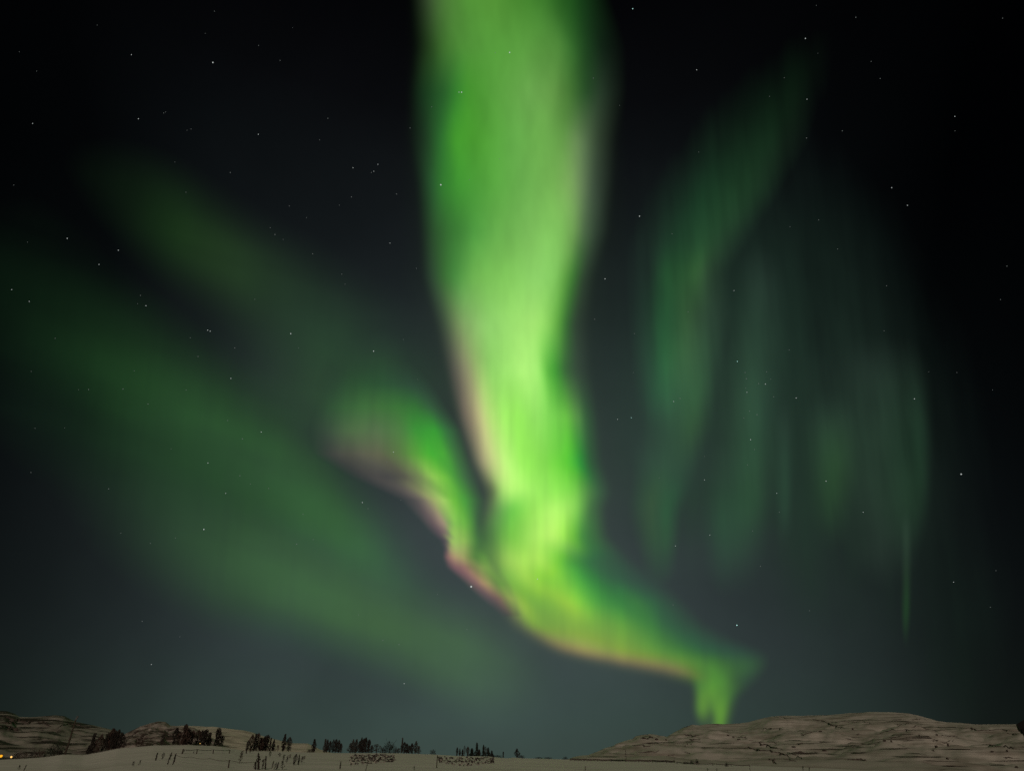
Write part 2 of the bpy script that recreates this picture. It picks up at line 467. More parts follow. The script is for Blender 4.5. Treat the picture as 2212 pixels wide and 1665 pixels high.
A_ROWS = [
 (0, [885, (921, 50, 68, 42), (959, 74, 118, 54), (1010, 82, 145, 55), (1064, 85, 148, 55), (1128, 72, 136, 48), (1179, 55, 112, 40), (1225, 35, 86, 30), (1258, 20, 56, 22), 1325]),
 (100, [893, (938, 42, 74, 32), (959, 62, 110, 45), (996, 78, 140, 55), (1077, 84, 150, 58), (1145, 88, 150, 62), (1206, 80, 136, 58), (1238, 48, 98, 40), (1270, 26, 60, 28), (1300, 16, 32, 20), 1360]),
 (200, [882, (908, 20, 45, 25), (959, 38, 88, 40), (986, 50, 122, 44), (1010, 68, 145, 45), (1077, 88, 155, 62), (1145, 102, 160, 75), (1196, 98, 150, 70), (1230, 68, 115, 50), (1264, 38, 75, 38), (1297, 40, 58, 42), 1355]),
 (300, [882, (918, 28, 50, 32), (952, 42, 102, 44), (982, 66, 150, 44), (1026, 75, 156, 48), (1111, 100, 170, 74), (1162, 105, 168, 75), (1213, 100, 155, 72), (1243, 105, 140, 84), (1264, 84, 110, 74), (1291, 50, 65, 48), 1335]),
 (400, [899, (935, 40, 85, 45), (959, 50, 120, 45), (996, 65, 146, 50), (1060, 85, 160, 62), (1128, 105, 172, 78), (1196, 112, 170, 80), (1230, 122, 167, 90), (1254, 100, 127, 84), (1281, 60, 76, 60), 1328]),
 (500, [906, (942, 45, 85, 45), (982, 55, 115, 50), (1026, 75, 146, 62), (1077, 105, 175, 78), (1145, 122, 186, 90), (1213, 127, 192, 92), (1240, 117, 167, 88), (1260, 76, 102, 70), (1287, 47, 62, 50), 1318]),
 (600, [912, (935, 46, 70, 50), (959, 55, 105, 50), (982, 70, 135, 62), (1026, 112, 180, 82), (1094, 130, 200, 92), (1162, 142, 210, 105), (1196, 136, 207, 100), (1220, 98, 165, 68), (1236, 60, 120, 50), (1260, 45, 62, 48), 1288]),
 (700, [940, (962, 60, 76, 58), (986, 110, 134, 86), (1016, 140, 185, 106), (1060, 142, 206, 105), (1111, 156, 222, 110), (1155, 167, 232, 115), (1182, 145, 216, 98), (1206, 92, 165, 62), (1223, 53, 106, 50), (1243, 48, 62, 52), 1275]),
 (800, [962, (986, 92, 88, 80), (1010, 146, 145, 110), (1030, 160, 190, 112), (1060, 148, 216, 105), (1104, 166, 237, 115), (1131, 177, 242, 122), (1162, 166, 237, 115), (1179, 95, 182, 65), (1199, 58, 146, 48), (1223, 53, 92, 55), (1247, 51, 66, 56), 1280]),
 (900, [985, (1010, 122, 108, 96), (1036, 197, 190, 136), (1057, 192, 232, 126), (1087, 166, 242, 105), (1118, 150, 234, 90), (1162, 150, 230, 100), (1196, 118, 207, 78), (1226, 98, 177, 64), (1250, 85, 137, 70), (1264, 50, 92, 55), 1292]),
 (1000, [1018, (1043, 157, 148, 116), (1067, 207, 222, 140), (1094, 193, 250, 126), (1128, 150, 232, 90), (1172, 135, 222, 80), (1213, 100, 202, 58), (1240, 70, 182, 44), (1257, 32, 132, 50), (1277, 45, 82, 55), 1302]),
 (1060, [1046, (1064, 88, 100, 72), (1084, 167, 220, 112), (1104, 182, 243, 116), (1152, 160, 236, 100), (1203, 140, 226, 85), (1237, 120, 206, 75), (1267, 84, 142, 70), (1294, 57, 90, 65), 1325]),
 (1100, [1038, (1060, 85, 110, 75), (1084, 110, 176, 85), (1108, 105, 196, 74), (1145, 150, 226, 90), (1193, 180, 244, 110), (1226, 166, 237, 100), (1250, 114, 186, 78), (1274, 64, 106, 65), 1308]),
 (1160, [1010, (1035, 60, 96, 60), (1057, 75, 115, 68), (1084, 110, 176, 75), (1111, 125, 202, 75), (1152, 170, 232, 100), (1193, 190, 244, 110), (1216, 160, 230, 86), (1237, 108, 190, 60), (1257, 64, 131, 65), 1315]),
 (1210, [1000, (1043, 95, 148, 70), (1067, 104, 142, 74), (1094, 152, 197, 90), (1125, 172, 227, 95), (1169, 174, 230, 92), (1196, 130, 207, 70), (1220, 84, 172, 50), (1243, 60, 132, 64), (1275, 48, 100, 68), 1370]),
 (1250, [1005, (1037, 150, 130, 100), (1054, 140, 140, 95), (1074, 105, 150, 75), (1105, 125, 182, 75), (1139, 157, 207, 80), (1172, 130, 202, 60), (1206, 130, 202, 54), (1240, 88, 176, 44), (1267, 58, 141, 58), (1301, 50, 106, 68), (1342, 48, 82, 68), 1430]),
 (1300, [1062, (1086, 88, 84, 78), (1100, 142, 165, 86), (1118, 157, 187, 80), (1149, 112, 166, 57), (1189, 125, 182, 57), (1226, 157, 202, 70), (1254, 124, 196, 44), (1281, 84, 166, 50), (1308, 64, 141, 60), (1342, 54, 116, 64), (1376, 58, 116, 62), (1410, 50, 92, 65), 1480]),
 (1350, [1100, (1128, 96, 106, 75), (1152, 120, 166, 65), (1189, 118, 161, 58), (1240, 125, 166, 62), (1291, 115, 166, 54), (1325, 105, 156, 54), (1359, 88, 146, 57), (1396, 64, 126, 62), (1443, 51, 92, 66), 1530]),
 (1385, [1158, (1188, 128, 112, 82), (1220, 138, 150, 82), (1260, 138, 158, 76), (1310, 124, 157, 64), (1350, 112, 152, 57), (1396, 90, 145, 56), (1440, 64, 118, 62), (1490, 50, 90, 66), 1600]),
 (1405, [1200, (1232, 150, 118, 86), (1268, 152, 142, 88), (1310, 134, 154, 76), (1352, 120, 154, 62), (1396, 104, 150, 56), (1436, 84, 144, 55), (1470, 64, 118, 60), (1515, 49, 94, 65), (1580, 46, 76, 64), 1660]),
 (1430, [1300, (1335, 112, 94, 80), (1372, 140, 118, 82), (1420, 130, 138, 76), (1460, 106, 140, 68), (1490, 92, 132, 60), (1515, 78, 128, 55), (1545, 67, 118, 53), (1579, 57, 96, 58), (1625, 54, 90, 59), 1668]),
 (1450, [1400, (1440, 104, 92, 78), (1474, 142, 115, 85), (1491, 112, 108, 72), (1508, 73, 122, 50), (1545, 80, 139, 52), (1586, 60, 100, 57), (1618, 54, 88, 59), 1655]),
 (1470, [1490, (1508, 68, 116, 48), (1528, 82, 141, 50), (1565, 80, 139, 50), (1590, 55, 86, 58), (1610, 50, 74, 60), 1640]),
 (1500, [1497, (1511, 88, 136, 50), (1525, 95, 146, 52), (1552, 85, 136, 50), (1572, 77, 130, 48), (1586, 54, 85, 52), 1601]),
 (1530, [1497, (1509, 92, 141, 50), (1521, 100, 148, 52), (1533, 74, 114, 50), (1550, 98, 150, 45), (1565, 90, 141, 45), (1579, 57, 80, 52), 1592]),
 (1547, [1500, (1511, 78, 112, 55), (1522, 84, 124, 55), (1537, 56, 74, 62), (1550, 96, 150, 45), (1562, 94, 145, 45), (1577, 56, 80, 54), 1588]),
 (1562, [1504, (1514, 58, 74, 62), (1525, 57, 73, 62), (1539, 58, 80, 60), (1550, 98, 148, 48), (1560, 92, 140, 48), (1572, 56, 76, 54), 1582]),
 (1585, [1508, (1520, 50, 62, 56), (1550, 80, 125, 48), (1560, 76, 118, 48), 1576]),
]
B_ROWS = [
 (690, [690, (760, 33, 43, 42), (830, 34, 45, 43), 930]),
 (740, [690, (760, 38, 56, 46), (820, 40, 60, 47), 910]),
 (780, [690, (760, 42, 70, 48), (820, 44, 74, 50), 900]),
 (830, [678, (715, 45, 76, 52), (762, 48, 86, 52), (830, 48, 86, 55), (890, 48, 78, 58), 940]),
 (880, [680, (711, 52, 90, 55), (762, 62, 105, 60), (813, 65, 110, 60), (864, 62, 119, 58), (898, 54, 112, 55), (932, 52, 88, 60), 970]),
 (930, [655, (711, 62, 84, 62), (762, 82, 112, 72), (813, 85, 111, 75), (864, 82, 129, 70), (898, 61, 142, 57), (942, 56, 147, 54), (966, 54, 110, 62), 1000]),
 (980, [670, (728, 72, 75, 68), (779, 94, 96, 80), (820, 96, 100, 78), (864, 94, 125, 72), (901, 88, 157, 62), (932, 69, 167, 54), (959, 74, 166, 57), (982, 61, 115, 62), 1014]),
 (1030, [750, (806, 74, 73, 71), (842, 76, 75, 74), (876, 90, 90, 78), (908, 116, 136, 85), (935, 142, 197, 85), (959, 115, 192, 67), (982, 74, 151, 60), (1006, 60, 100, 64), 1033]),
 (1080, [862, (895, 80, 77, 78), (915, 114, 106, 96), (935, 157, 166, 106), (959, 162, 207, 100), (979, 110, 187, 64), (1003, 74, 156, 55), (1027, 60, 105, 60), 1050]),
 (1130, [910, (937, 106, 88, 92), (959, 162, 140, 122), (969, 130, 161, 95), (983, 126, 187, 80), (1003, 110, 182, 70), (1020, 79, 140, 62), (1033, 61, 95, 62), 1050]),
 (1150, [926, (948, 92, 78, 86), (962, 126, 104, 104), (968, 118, 128, 96), (974, 142, 186, 90), (986, 142, 190, 88), (1003, 130, 185, 80), (1018, 92, 148, 68), (1030, 68, 112, 62), 1050]),
 (1168, [948, (960, 76, 70, 78), (967, 100, 96, 90), (973, 152, 184, 98), (986, 150, 191, 95), (1003, 145, 187, 88), (1018, 104, 152, 75), (1030, 74, 125, 62), 1052]),
 (1185, [956, (964, 80, 72, 80), (969, 140, 130, 104), (974, 160, 162, 106), (986, 158, 178, 104), (1003, 155, 176, 98), (1015, 112, 145, 78), (1028, 80, 128, 64), 1055]),
 (1203, [957, (966, 138, 94, 100), (979, 167, 138, 112), (1000, 167, 165, 105), (1013, 120, 140, 80), (1027, 85, 130, 65), (1045, 98, 148, 70), 1064]),
 (1225, [962, (980, 116, 84, 94), (1003, 148, 106, 104), (1020, 128, 122, 86), (1037, 130, 150, 85), (1054, 120, 160, 78), 1080]),
 (1260, [1002, (1027, 122, 90, 97), (1044, 168, 135, 107), (1057, 152, 151, 95), (1071, 110, 140, 75), (1084, 105, 150, 70), 1102]),
 (1292, [1034, (1057, 92, 78, 84), (1076, 122, 92, 90), (1090, 122, 126, 82), (1102, 140, 160, 82), 1120]),
 (1330, [1080, (1096, 70, 70, 70), (1105, 84, 84, 72), (1114, 96, 106, 72), 1128]),
]
for _y, _p in B_ROWS + A_ROWS[15:]:                     # keep the pink hem pale
    for _k in range(1, len(_p) - 1):
        x_, r_, g_, b_ = _p[_k]
        if r_ > g_: _p[_k] = (x_, r_, g_ + .12 * (r_ - g_), b_)
SAT = np.array([.96, 1.02, .95])
E_B = [(120, 720, 260, 120, 40, (12, 31, 16), .75), (330, 860, 220, 95, 38, (29, 58, 30), .8), (500, 975, 180, 75, 40, (45, 78, 47), .85),
       (660, 1085, 150, 60, 42, (57, 94, 59), .8), (745, 1170, 110, 45, 42, (63, 106, 65), .75), (470, 1120, 230, 110, 35, (43, 70, 49), .6),
       (560, 1230, 160, 70, 22, (59, 88, 61), .75), (720, 1290, 150, 50, 28, (67, 104, 67), .75), (880, 1370, 150, 50, 20, (71, 98, 69), .7),
       (1000, 1420, 90, 60, 35, (71, 98, 71), .7), (60, 900, 120, 100, 0, (14, 32, 20), .4), (70, 520, 120, 120, 0, (10, 22, 12), .6)]
F_B = [(370, 480, 90, 55, 50, (24, 50, 24), .8), (500, 570, 130, 55, 38, (37, 60, 32), .8), (660, 690, 150, 70, 45, (40, 58, 46), .6),
       (790, 800, 120, 75, 40, (47, 74, 54), .75), (720, 870, 80, 50, 25, (56, 90, 58), .6), (640, 840, 100, 60, 35, (44, 62, 50), .5), (250, 400, 100, 60, 40, (14, 26, 14), .6)]
G_ROWS = [
 (40, [1640, (1740, 4, 9, 5), (1800, 4, 10, 5), 1870]),
 (150, [1530, (1640, 7, 16, 10), (1725, 9, 22, 12), (1755, 9, 19, 11), 1850]),
 (300, [1430, (1530, 14, 28, 19), (1615, 17, 38, 22), (1670, 19, 42, 24), (1698, 17, 32, 20), 1775]),
 (420, [1370, (1440, 19, 33, 26), (1515, 21, 49, 30), (1585, 27, 57, 33), (1635, 25, 50, 30), 1695]),
 (520, [1340, (1405, 25, 40, 33), (1460, 27, 58, 37), (1525, 32, 65, 39), (1562, 31, 56, 36), 1625]),
 (590, [1335, (1400, 28, 43, 37), (1435, 32, 74, 41), (1480, 40, 80, 44), (1500, 54, 97, 50), (1519, 42, 66, 44), 1575]),
 (680, [1345, (1395, 31, 50, 41), (1425, 34, 78, 46), (1455, 36, 76, 46), (1482, 54, 90, 52), (1505, 44, 68, 46), (1535, 38, 55, 44), 1590]),
 (770, [1360, (1400, 36, 62, 48), (1430, 38, 88, 52), (1460, 46, 86, 52), (1485, 55, 91, 57), (1520, 44, 72, 50), 1565]),
 (850, [1370, (1410, 40, 74, 54), (1430, 44, 87, 58), (1470, 46, 78, 54), (1510, 48, 82, 54), 1548]),
 (930, [1372, (1420, 44, 66, 54), (1465, 46, 72, 54), (1493, 50, 79, 52), 1536]),
 (1010, [1365, (1400, 48, 70, 58), (1440, 48, 75, 58), (1475, 44, 65, 54), 1512]),
 (1100, [1352, (1390, 53, 80, 60), (1402, 62, 87, 60), (1420, 52, 84, 62), (1440, 48, 91, 62), 1470]),
 (1170, [1368, (1402, 53, 76, 60), (1440, 51, 85, 60), 1466]),
 (1260, [1380, (1425, 49, 66, 60), 1460])]
H2_ROWS = [(560, [1590, (1640, 29, 38, 35), 1700]), (760, [1580, (1630, 35, 53, 43), (1660, 35, 53, 43), 1705]), (900, [1560, (1600, 40, 58, 48), (1650, 40, 60, 50), 1705]),
 (1050, [1525, (1580, 45, 70, 55), (1630, 46, 71, 54), 1690]), (1150, [1515, (1565, 47, 78, 59), (1610, 47, 74, 57), 1660]), (1260, [1520, (1570, 46, 60, 56), 1630])]
H5_ROWS = [(760, [1740, (1870, 23, 31, 28), (1960, 16, 24, 20), 2020]), (860, [1740, (1880, 29, 42, 35), (1980, 25, 43, 31), 2022]), (950, [1740, (1900, 32, 48, 38), (1985, 26, 50, 34), 2022]),
 (1080, [1750, (1880, 34, 46, 40), (1988, 30, 55, 36), 2012]), (1140, [1790, (1900, 34, 44, 40), (1972, 28, 46, 34), 2002]), (1240, [1830, (1900, 35, 42, 41), 1975])]
H6_ROWS = [(1120, [1944, (1957, 33, 42, 38), 1972]), (1230, [1944, (1958, 36, 54, 40), 1971]), (1300, [1945, (1958, 37, 72, 40), 1969]), (1335, [1946, (1957, 38, 80, 40), 1967]), (1375, [1949, (1956, 31, 42, 36), 1963])]
H3_ROWS = [(900, [1675, (1695, 38, 52, 46), 1715]), (1020, [1678, (1697, 43, 68, 54), 1712]), (1070, [1678, (1697, 44, 73, 56), 1710]), (1140, [1676, (1692, 43, 58, 52), 1706])]
H4_ROWS = [(880, [1730, (1790, 34, 50, 41), 1860]), (980, [1735, (1780, 36, 58, 41), (1805, 38, 66, 39), 1860]), (1050, [1745, (1785, 38, 62, 42), (1803, 40, 70, 39), 1845]), (1110, [1760, (1798, 36, 60, 40), 1830]), (1170, [1770, (1800, 36, 46, 42), 1825])]
V_B = [(1690, 980, 260, 210, 90, (36, 55, 44), .85), (1640, 680, 230, 170, 90, (27, 45, 36), .7), (1580, 900, 160, 50, 93, (44, 68, 52), .45), (1430, 1000, 230, 80, 92, (47, 68, 58), .55), (1900, 1050, 170, 90, 90, (28, 44, 34), .55), (2060, 1380, 150, 90, 90, (22, 38, 28), .4)]

E_B = [q[:5] + (tuple(np.array(q[5]) * SAT),) + q[6:] for q in E_B]
F_B = [q[:5] + (tuple(np.array(q[5]) * SAT),) + q[6:] for q in F_B]

def aurora_mat():
    m = bpy.data.materials.new("aurora_glow"); m.use_nodes = True
    t = m.node_tree; t.nodes.clear(); N = t.nodes.new; L = t.links.new
    at = N('ShaderNodeAttribute'); at.attribute_name = "glow"
    em = N('ShaderNodeEmission'); L(at.outputs['Color'], em.inputs[0])
    tr = N('ShaderNodeBsdfTransparent'); ad = N('ShaderNodeAddShader'); out = N('ShaderNodeOutputMaterial')
    L(em.outputs[0], ad.inputs[0]); L(tr.outputs[0], ad.inputs[1]); L(ad.outputs[0], out.inputs[0])
    m.cycles.emission_sampling = 'FRONT_BACK'
    return m
M_AUR = aurora_mat()

def aurora(name, em, label, R, thr, group=None):
    pk = em.max(-1)
    cut = thr * pk.max()
    em = em * (np.maximum(pk - cut, 0) / (pk + 1e-9))[..., None]
    on = pk > cut
    fc = on[:-1, :-1] | on[1:, :-1] | on[:-1, 1:] | on[1:, 1:]
    ii, jj = np.nonzero(fc); n = PX.shape[1]
    F = np.stack([ii * n + jj, (ii + 1) * n + jj, (ii + 1) * n + jj + 1, ii * n + jj + 1], -1)
    ids, inv = np.unique(F, return_inverse=True)
    fold = R * (1 + .06 * fbm(PX / 160, PY / 420, 3) )
    V = (GD * fold[..., None]).reshape(-1, 3)[ids] + np.array([0, 0, CAMZ])
    o = mesh_obj(name, V, inv.reshape(-1, 4).tolist(), M_AUR, smooth=True)
    at = o.data.attributes.new("glow", 'FLOAT_COLOR', 'POINT')
    c = np.concatenate([em.reshape(-1, 3)[ids], np.ones((len(ids), 1))], -1)
    at.data.foreach_set('color', c.astype(np.float32).ravel())
    tag(o, label, "aurora", group)
    return o

rayk = sstep(350, 950, PY)
RX = CX + (PX - CX) * 6000.0 / (PY + 6000.0)      # rays lean together towards the zenith
rayn = 1 + rayk * .10 * fbm(RX / 13, PY / 230, 3) + .17 * fbm(RX / 45 + .15 * fbm(PX / 90, PY / 90, 2), PY / 130 + 9, 4)
streak = 1 + .30 * fbm(RX / 26 + 40, PY / 300 + 3, 4) + .25 * fbm(RX / 90 + 4, PY / 160 + 7, 3)
a_pm, a_al = rows_layer(A_ROWS, 1.4, 2.4, open_top=True)
b_pm, b_al = rows_layer(B_ROWS, .7, .6)
fade = sstep(640, 860, PY) * sstep(600, 770, PX + .35 * (PY - 900))
b_pm = b_pm * fade[..., None]; b_al = b_al * fade
a_em = glow(a_pm, a_al) * (1 - b_al)[..., None] * rayn[..., None]
a_em = a_em + .03 * blur(a_em, 16, 16) + .02 * blur(a_em, 45, 45)
b_em = glow(b_pm, b_al) * rayn[..., None]
cover = (1 - a_al) * (1 - b_al)
def faint(bl):
    e, a = blobs_layer(bl)
    return glow(e, a) * cover[..., None] * (.5 + .5 * rayn)[..., None]

aurora("aurora_curtain", a_em, "bright green aurora curtain falling from the top of the sky to the right hill", 30000, .003, "aurora")
aurora("aurora_curtain", b_em, "short green aurora fold with a pink lower edge left of the main curtain", 31000, .006, "aurora")
def faint_rows(rows, sx=2.5, sy=4):
    e, a = rows_layer(rows, sx, sy)
    return glow(e, a) * cover[..., None] * streak[..., None]
ca, sa_ = math.cos(math.radians(37)), math.sin(math.radians(37))
BU, BV = PX * ca + PY * sa_, -PX * sa_ + PY * ca
band = 1 + .22 * fbm(BV / 80 + .004 * BU, BU / 380, 3)
aurora("aurora_band", faint(E_B) * band[..., None], "broad faint green aurora band slanting across the lower left sky", 33000, .04, "aurora")
aurora("aurora_band", faint(F_B) * band[..., None], "faint green aurora patch in the upper left sky above the broad band", 34500, .04, "aurora")
aurora("aurora_band", faint(V_B) * streak[..., None], "dim diffuse green veil filling the right sky behind the thin rays", 40500, .05, "aurora")
aurora("aurora_curtain", faint_rows(G_ROWS), "dim green aurora curtain slanting down from the upper right beside the main one", 33000, .03, "aurora")
aurora("aurora_ray", faint_rows(H2_ROWS, 4, 8), "dim wide aurora ray in the right sky below the small star cluster", 35500, .04, "aurora")
aurora("aurora_ray", faint_rows(H3_ROWS, 2, 8), "thin dim aurora ray between the star cluster ray and the broad green ray", 36500, .04, "aurora")
aurora("aurora_ray", faint_rows(H4_ROWS, 4, 8), "broad dim green aurora ray in the middle of the right sky", 37500, .04, "aurora")
aurora("aurora_ray", faint_rows(H5_ROWS, 2, 8), "wide faint aurora ray with a sharp outer edge near the right frame", 38500, .04, "aurora")
aurora("aurora_ray", faint_rows(H6_ROWS, .8, 6), "very thin green aurora ray standing low in the far right sky", 39500, .05, "aurora")

# ------------------------------------------------------------------ stars
K1, K2 = .4429, .3389
STARS = []
def stars(ox, oy, k, lst):
    for x, y, s in lst: STARS.append((ox + x * k, oy + y * k, s))
stars(0, 0, K1, [(94,254,1),(641,268,2),(1038,306,3),(1046,56,1),(474,124,.7),(1001,164,1),(1427,137,.7),(1261,223,1),(1366,296,1.5),(179,348,1),(798,552,1),(808,547,1),(675,580,2),(159,603,2),(1599,578,1.5),(912,636,1),(932,630,1),(1260,656,2),(1559,683,1),(2000,625,1.5),(2105,522,1),(853,791,1),(1123,842,1.5),(1722,819,2),(1843,802,2),(1823,836,2),(1811,842,1),(2150,902,3.2),(67,903,1),(907,938,1),(1934,947,1.5),(1714,961,1.5),(1655,1001,1),(1411,1005,1),(1495,1062,1),(1318,1111,1),(1341,1144,1.5),(1381,1168,1),(328,1163,2.5),(134,1181,1),(577,1221,2),(483,1290,2),(1525,1238,1.5),(1902,1186,2),(1667,1337,1.5),(57,1413,2),(143,1470,2),(685,1441,1.5),(671,1481,1),(712,1491,2),(1683,1386,1),(2031,1309,1),(1243,1460,1),(1013,1610,2),(1025,1615,2),(928,1647,1.5),(1418,1627,2.5),(269,1650,1)])
stars(0, 345.6, K1, [(1145,916,1.5),(966,958,1.5),(1822,932,2.5),(1457,917,1),(1126,1065,2),(152,1031,1),(655,1028,1),(383,1120,1),(432,1119,1.5),(600,1117,1.5),(908,1121,1.5),(722,1190,1.5),(171,1308,1),(315,1306,1),(1110,1270,1.5),(1274,1326,2),(1182,1359,1.5),(835,1408,1),(1919,1424,2),(1887,1472,1.5),(1014,1477,2),(151,1523,1.5),(530,1603,1.5),(1170,1539,1.5),(1221,1579,1),(1310,1601,1),(1101,1625,2),(2037,1070,1),(1967,875,1)])
stars(230.4, 864, K1, [(1247,499,2.5),(1275,529,1.5),(958,556,1.5),(1435,487,1),(69,648,1.5),(335,672,1.5),(474,630,2.6),(213,698,1.5),(927,702,1.5),(1007,680,1),(1778,909,4),(2101,872,2.5),(1614,947,1),(173,1078,1.5),(357,1153,1),(1227,1046,1),(1347,1171,1.5),(1426,1191,1.5),(218,1288,2),(1451,1381,2),(1757,1117,1)])
stars(1232.6, 0, K1, [(303,44,2.6),(1199,28,1),(1391,86,1.5),(2107,90,1.5),(1145,189,2.5),(1206,261,1),(1466,301,1.5),(615,342,2),(1042,380,1.5),(1510,384,1.5),(111,382,1.5),(238,515,1),(970,471,1),(1153,485,2),(1874,569,2),(1875,639,1),(1325,639,1.5),(1151,674,1.5),(625,742,1.5),(1566,916,2.5),(1643,1002,2),(336,1055,2.5),(495,1140,1.5),(1210,1073,1.5),(1070,1106,1),(1302,1215,1.5),(168,1360,2.6),(797,1417,2),(1541,1394,1.5),(2128,1298,1.5),(2097,1461,1.5),(117,1557,1.5),(573,1521,1),(1529,1613,1.5),(311,1627,1)])
stars(1232.6, 691.2, K1, [(813,202,2),(306,256,1),(851,256,1.5),(857,286,1.5),(956,252,1.5),(976,288,1),(917,310,1.5),(950,312,2),(854,331,1),(860,352,2),(990,374,1.5),(1100,380,2),(503,397,2),(534,382,1.5),(229,484,2),(296,476,2),(873,444,1.5),(909,461,1.5),(845,478,1),(1677,384,2.5),(1747,253,1),(1884,256,1),(2058,341,1),(878,583,2),(897,631,1),(653,665,1),(653,779,2),(862,706,1),(1905,751,3),(1246,785,2),(432,769,1),(1005,844,2),(1427,936,2),(1018,936,1),(679,1048,2),(511,1101,2),(888,1028,1),(926,1200,1.5),(1868,1277,2),(2075,1221,1),(811,1487,3),(1165,1416,1.5),(2047,1399,1),(500,1388,1),(1066,146,1)])
stars(806.4, 0, K2, [(869,336,3),(778,338,1),(546,589,2),(563,589,3),(612,1148,1.5),(803,1013,1)])
BRIGHT = {(1018, 1267): "brightest white star, just below the pink edge of the aurora", (952, 400): "bright white star on the left side of the main green curtain",
          (1101, 114): "bright white star in the green curtain close to the top of the sky", (997, 200): "brighter right hand star of the close pair in the green curtain",
          (460, 136): "bright white star in the black upper left sky", (2076, 1024): "bright lone white star near the right side of the sky",
          (1592, 1350): "greenish bright star above the end of the aurora tail", (1367, 19): "bluish bright star at the top edge, right of the green curtain",
          (145, 515): "clear white star left of the upper left green patch", (807, 758): "clear white star left of the main curtain, above the short fold",
          (628, 720): "clear white star in the dark gap between the two left aurora bands", (783, 1085): "brighter white star in the dark gap below the short pink edged fold",
          (440, 1143): "bright white star over the lower left aurora band", (1161, 1250): "white star at the lower end of the brightest green patch",
          (1740, 84): "clear white star in the upper right sky beneath the top edge", (1926, 406): "clear white star in the dark upper right, upper of a slanting pair",
          (1382, 467): "clear white star between the main curtain and the dim green streak", (1307, 602): "clear white star close beside the right edge of the main curtain",
          (1975, 861): "clear white star at the top of the wide faint right ray"}
def star_mat(name, col, k):
    m = bpy.data.materials.new(name); m.use_nodes = True
    t = m.node_tree; t.nodes.clear()
    e = t.nodes.new('ShaderNodeEmission'); e.inputs[0].default_value = (*col, 1); e.inputs[1].default_value = k
    o = t.nodes.new('ShaderNodeOutputMaterial'); t.links.new(e.outputs[0], o.inputs[0]); m.cycles.emission_sampling = 'NONE'
    return m
SM = [star_mat("star_white", (.92, 1.0, .97), .56), star_mat("star_blue", (.55, 1.0, .92), 1.0), star_mat("star_dim", (.8, .88, .84), .18)]
SD = 27000.0
rstar = random.Random(3)
def star_mesh(m):
    b = MB(); b.blob((0, 0, 0), (1, 1, 1), random.Random(1), 8, 6, 0)
    me = bpy.data.meshes.new("star"); me.from_pydata([tuple(v) for v in b.v], [], b.f); me.materials.append(m); return me
SME = [star_mesh(m) for m in SM]
for x, y, s in STARS:
    lab = None
    for (bx, by), l in BRIGHT.items():
        if abs(bx - x) < 4 and abs(by - y) < 4: lab = l
    me = SME[2] if s < 1.9 else (SME[1] if (abs(x - 1592) < 4 or abs(x - 1367) < 4) else SME[0])
    o = bpy.data.objects.new("star", me); COL.objects.link(o)
    d = dirs(x, y)
    px = {.7: .5, 1: .6, 1.5: .75, 2: .72, 2.5: .95, 2.6: 1.0, 3: 1.3, 3.2: 1.5, 4: 2.0}[s] * rstar.uniform(.85, 1.15)
    k = SD * px / FPX / (1 + ((x - CX) ** 2 + (y - CY) ** 2) / FPX ** 2) ** .5
    o.location = tuple(d * SD + np.array([0, 0, CAMZ])); o.scale = (k, k, k)
    tag(o, lab or ("small white star, one of many scattered over the dark sky" if s >= 1.9 else "faint pinprick star, one of many scattered over the dark sky"),
        "star", "bright stars" if lab else ("small stars" if s >= 1.9 else "faint stars"))

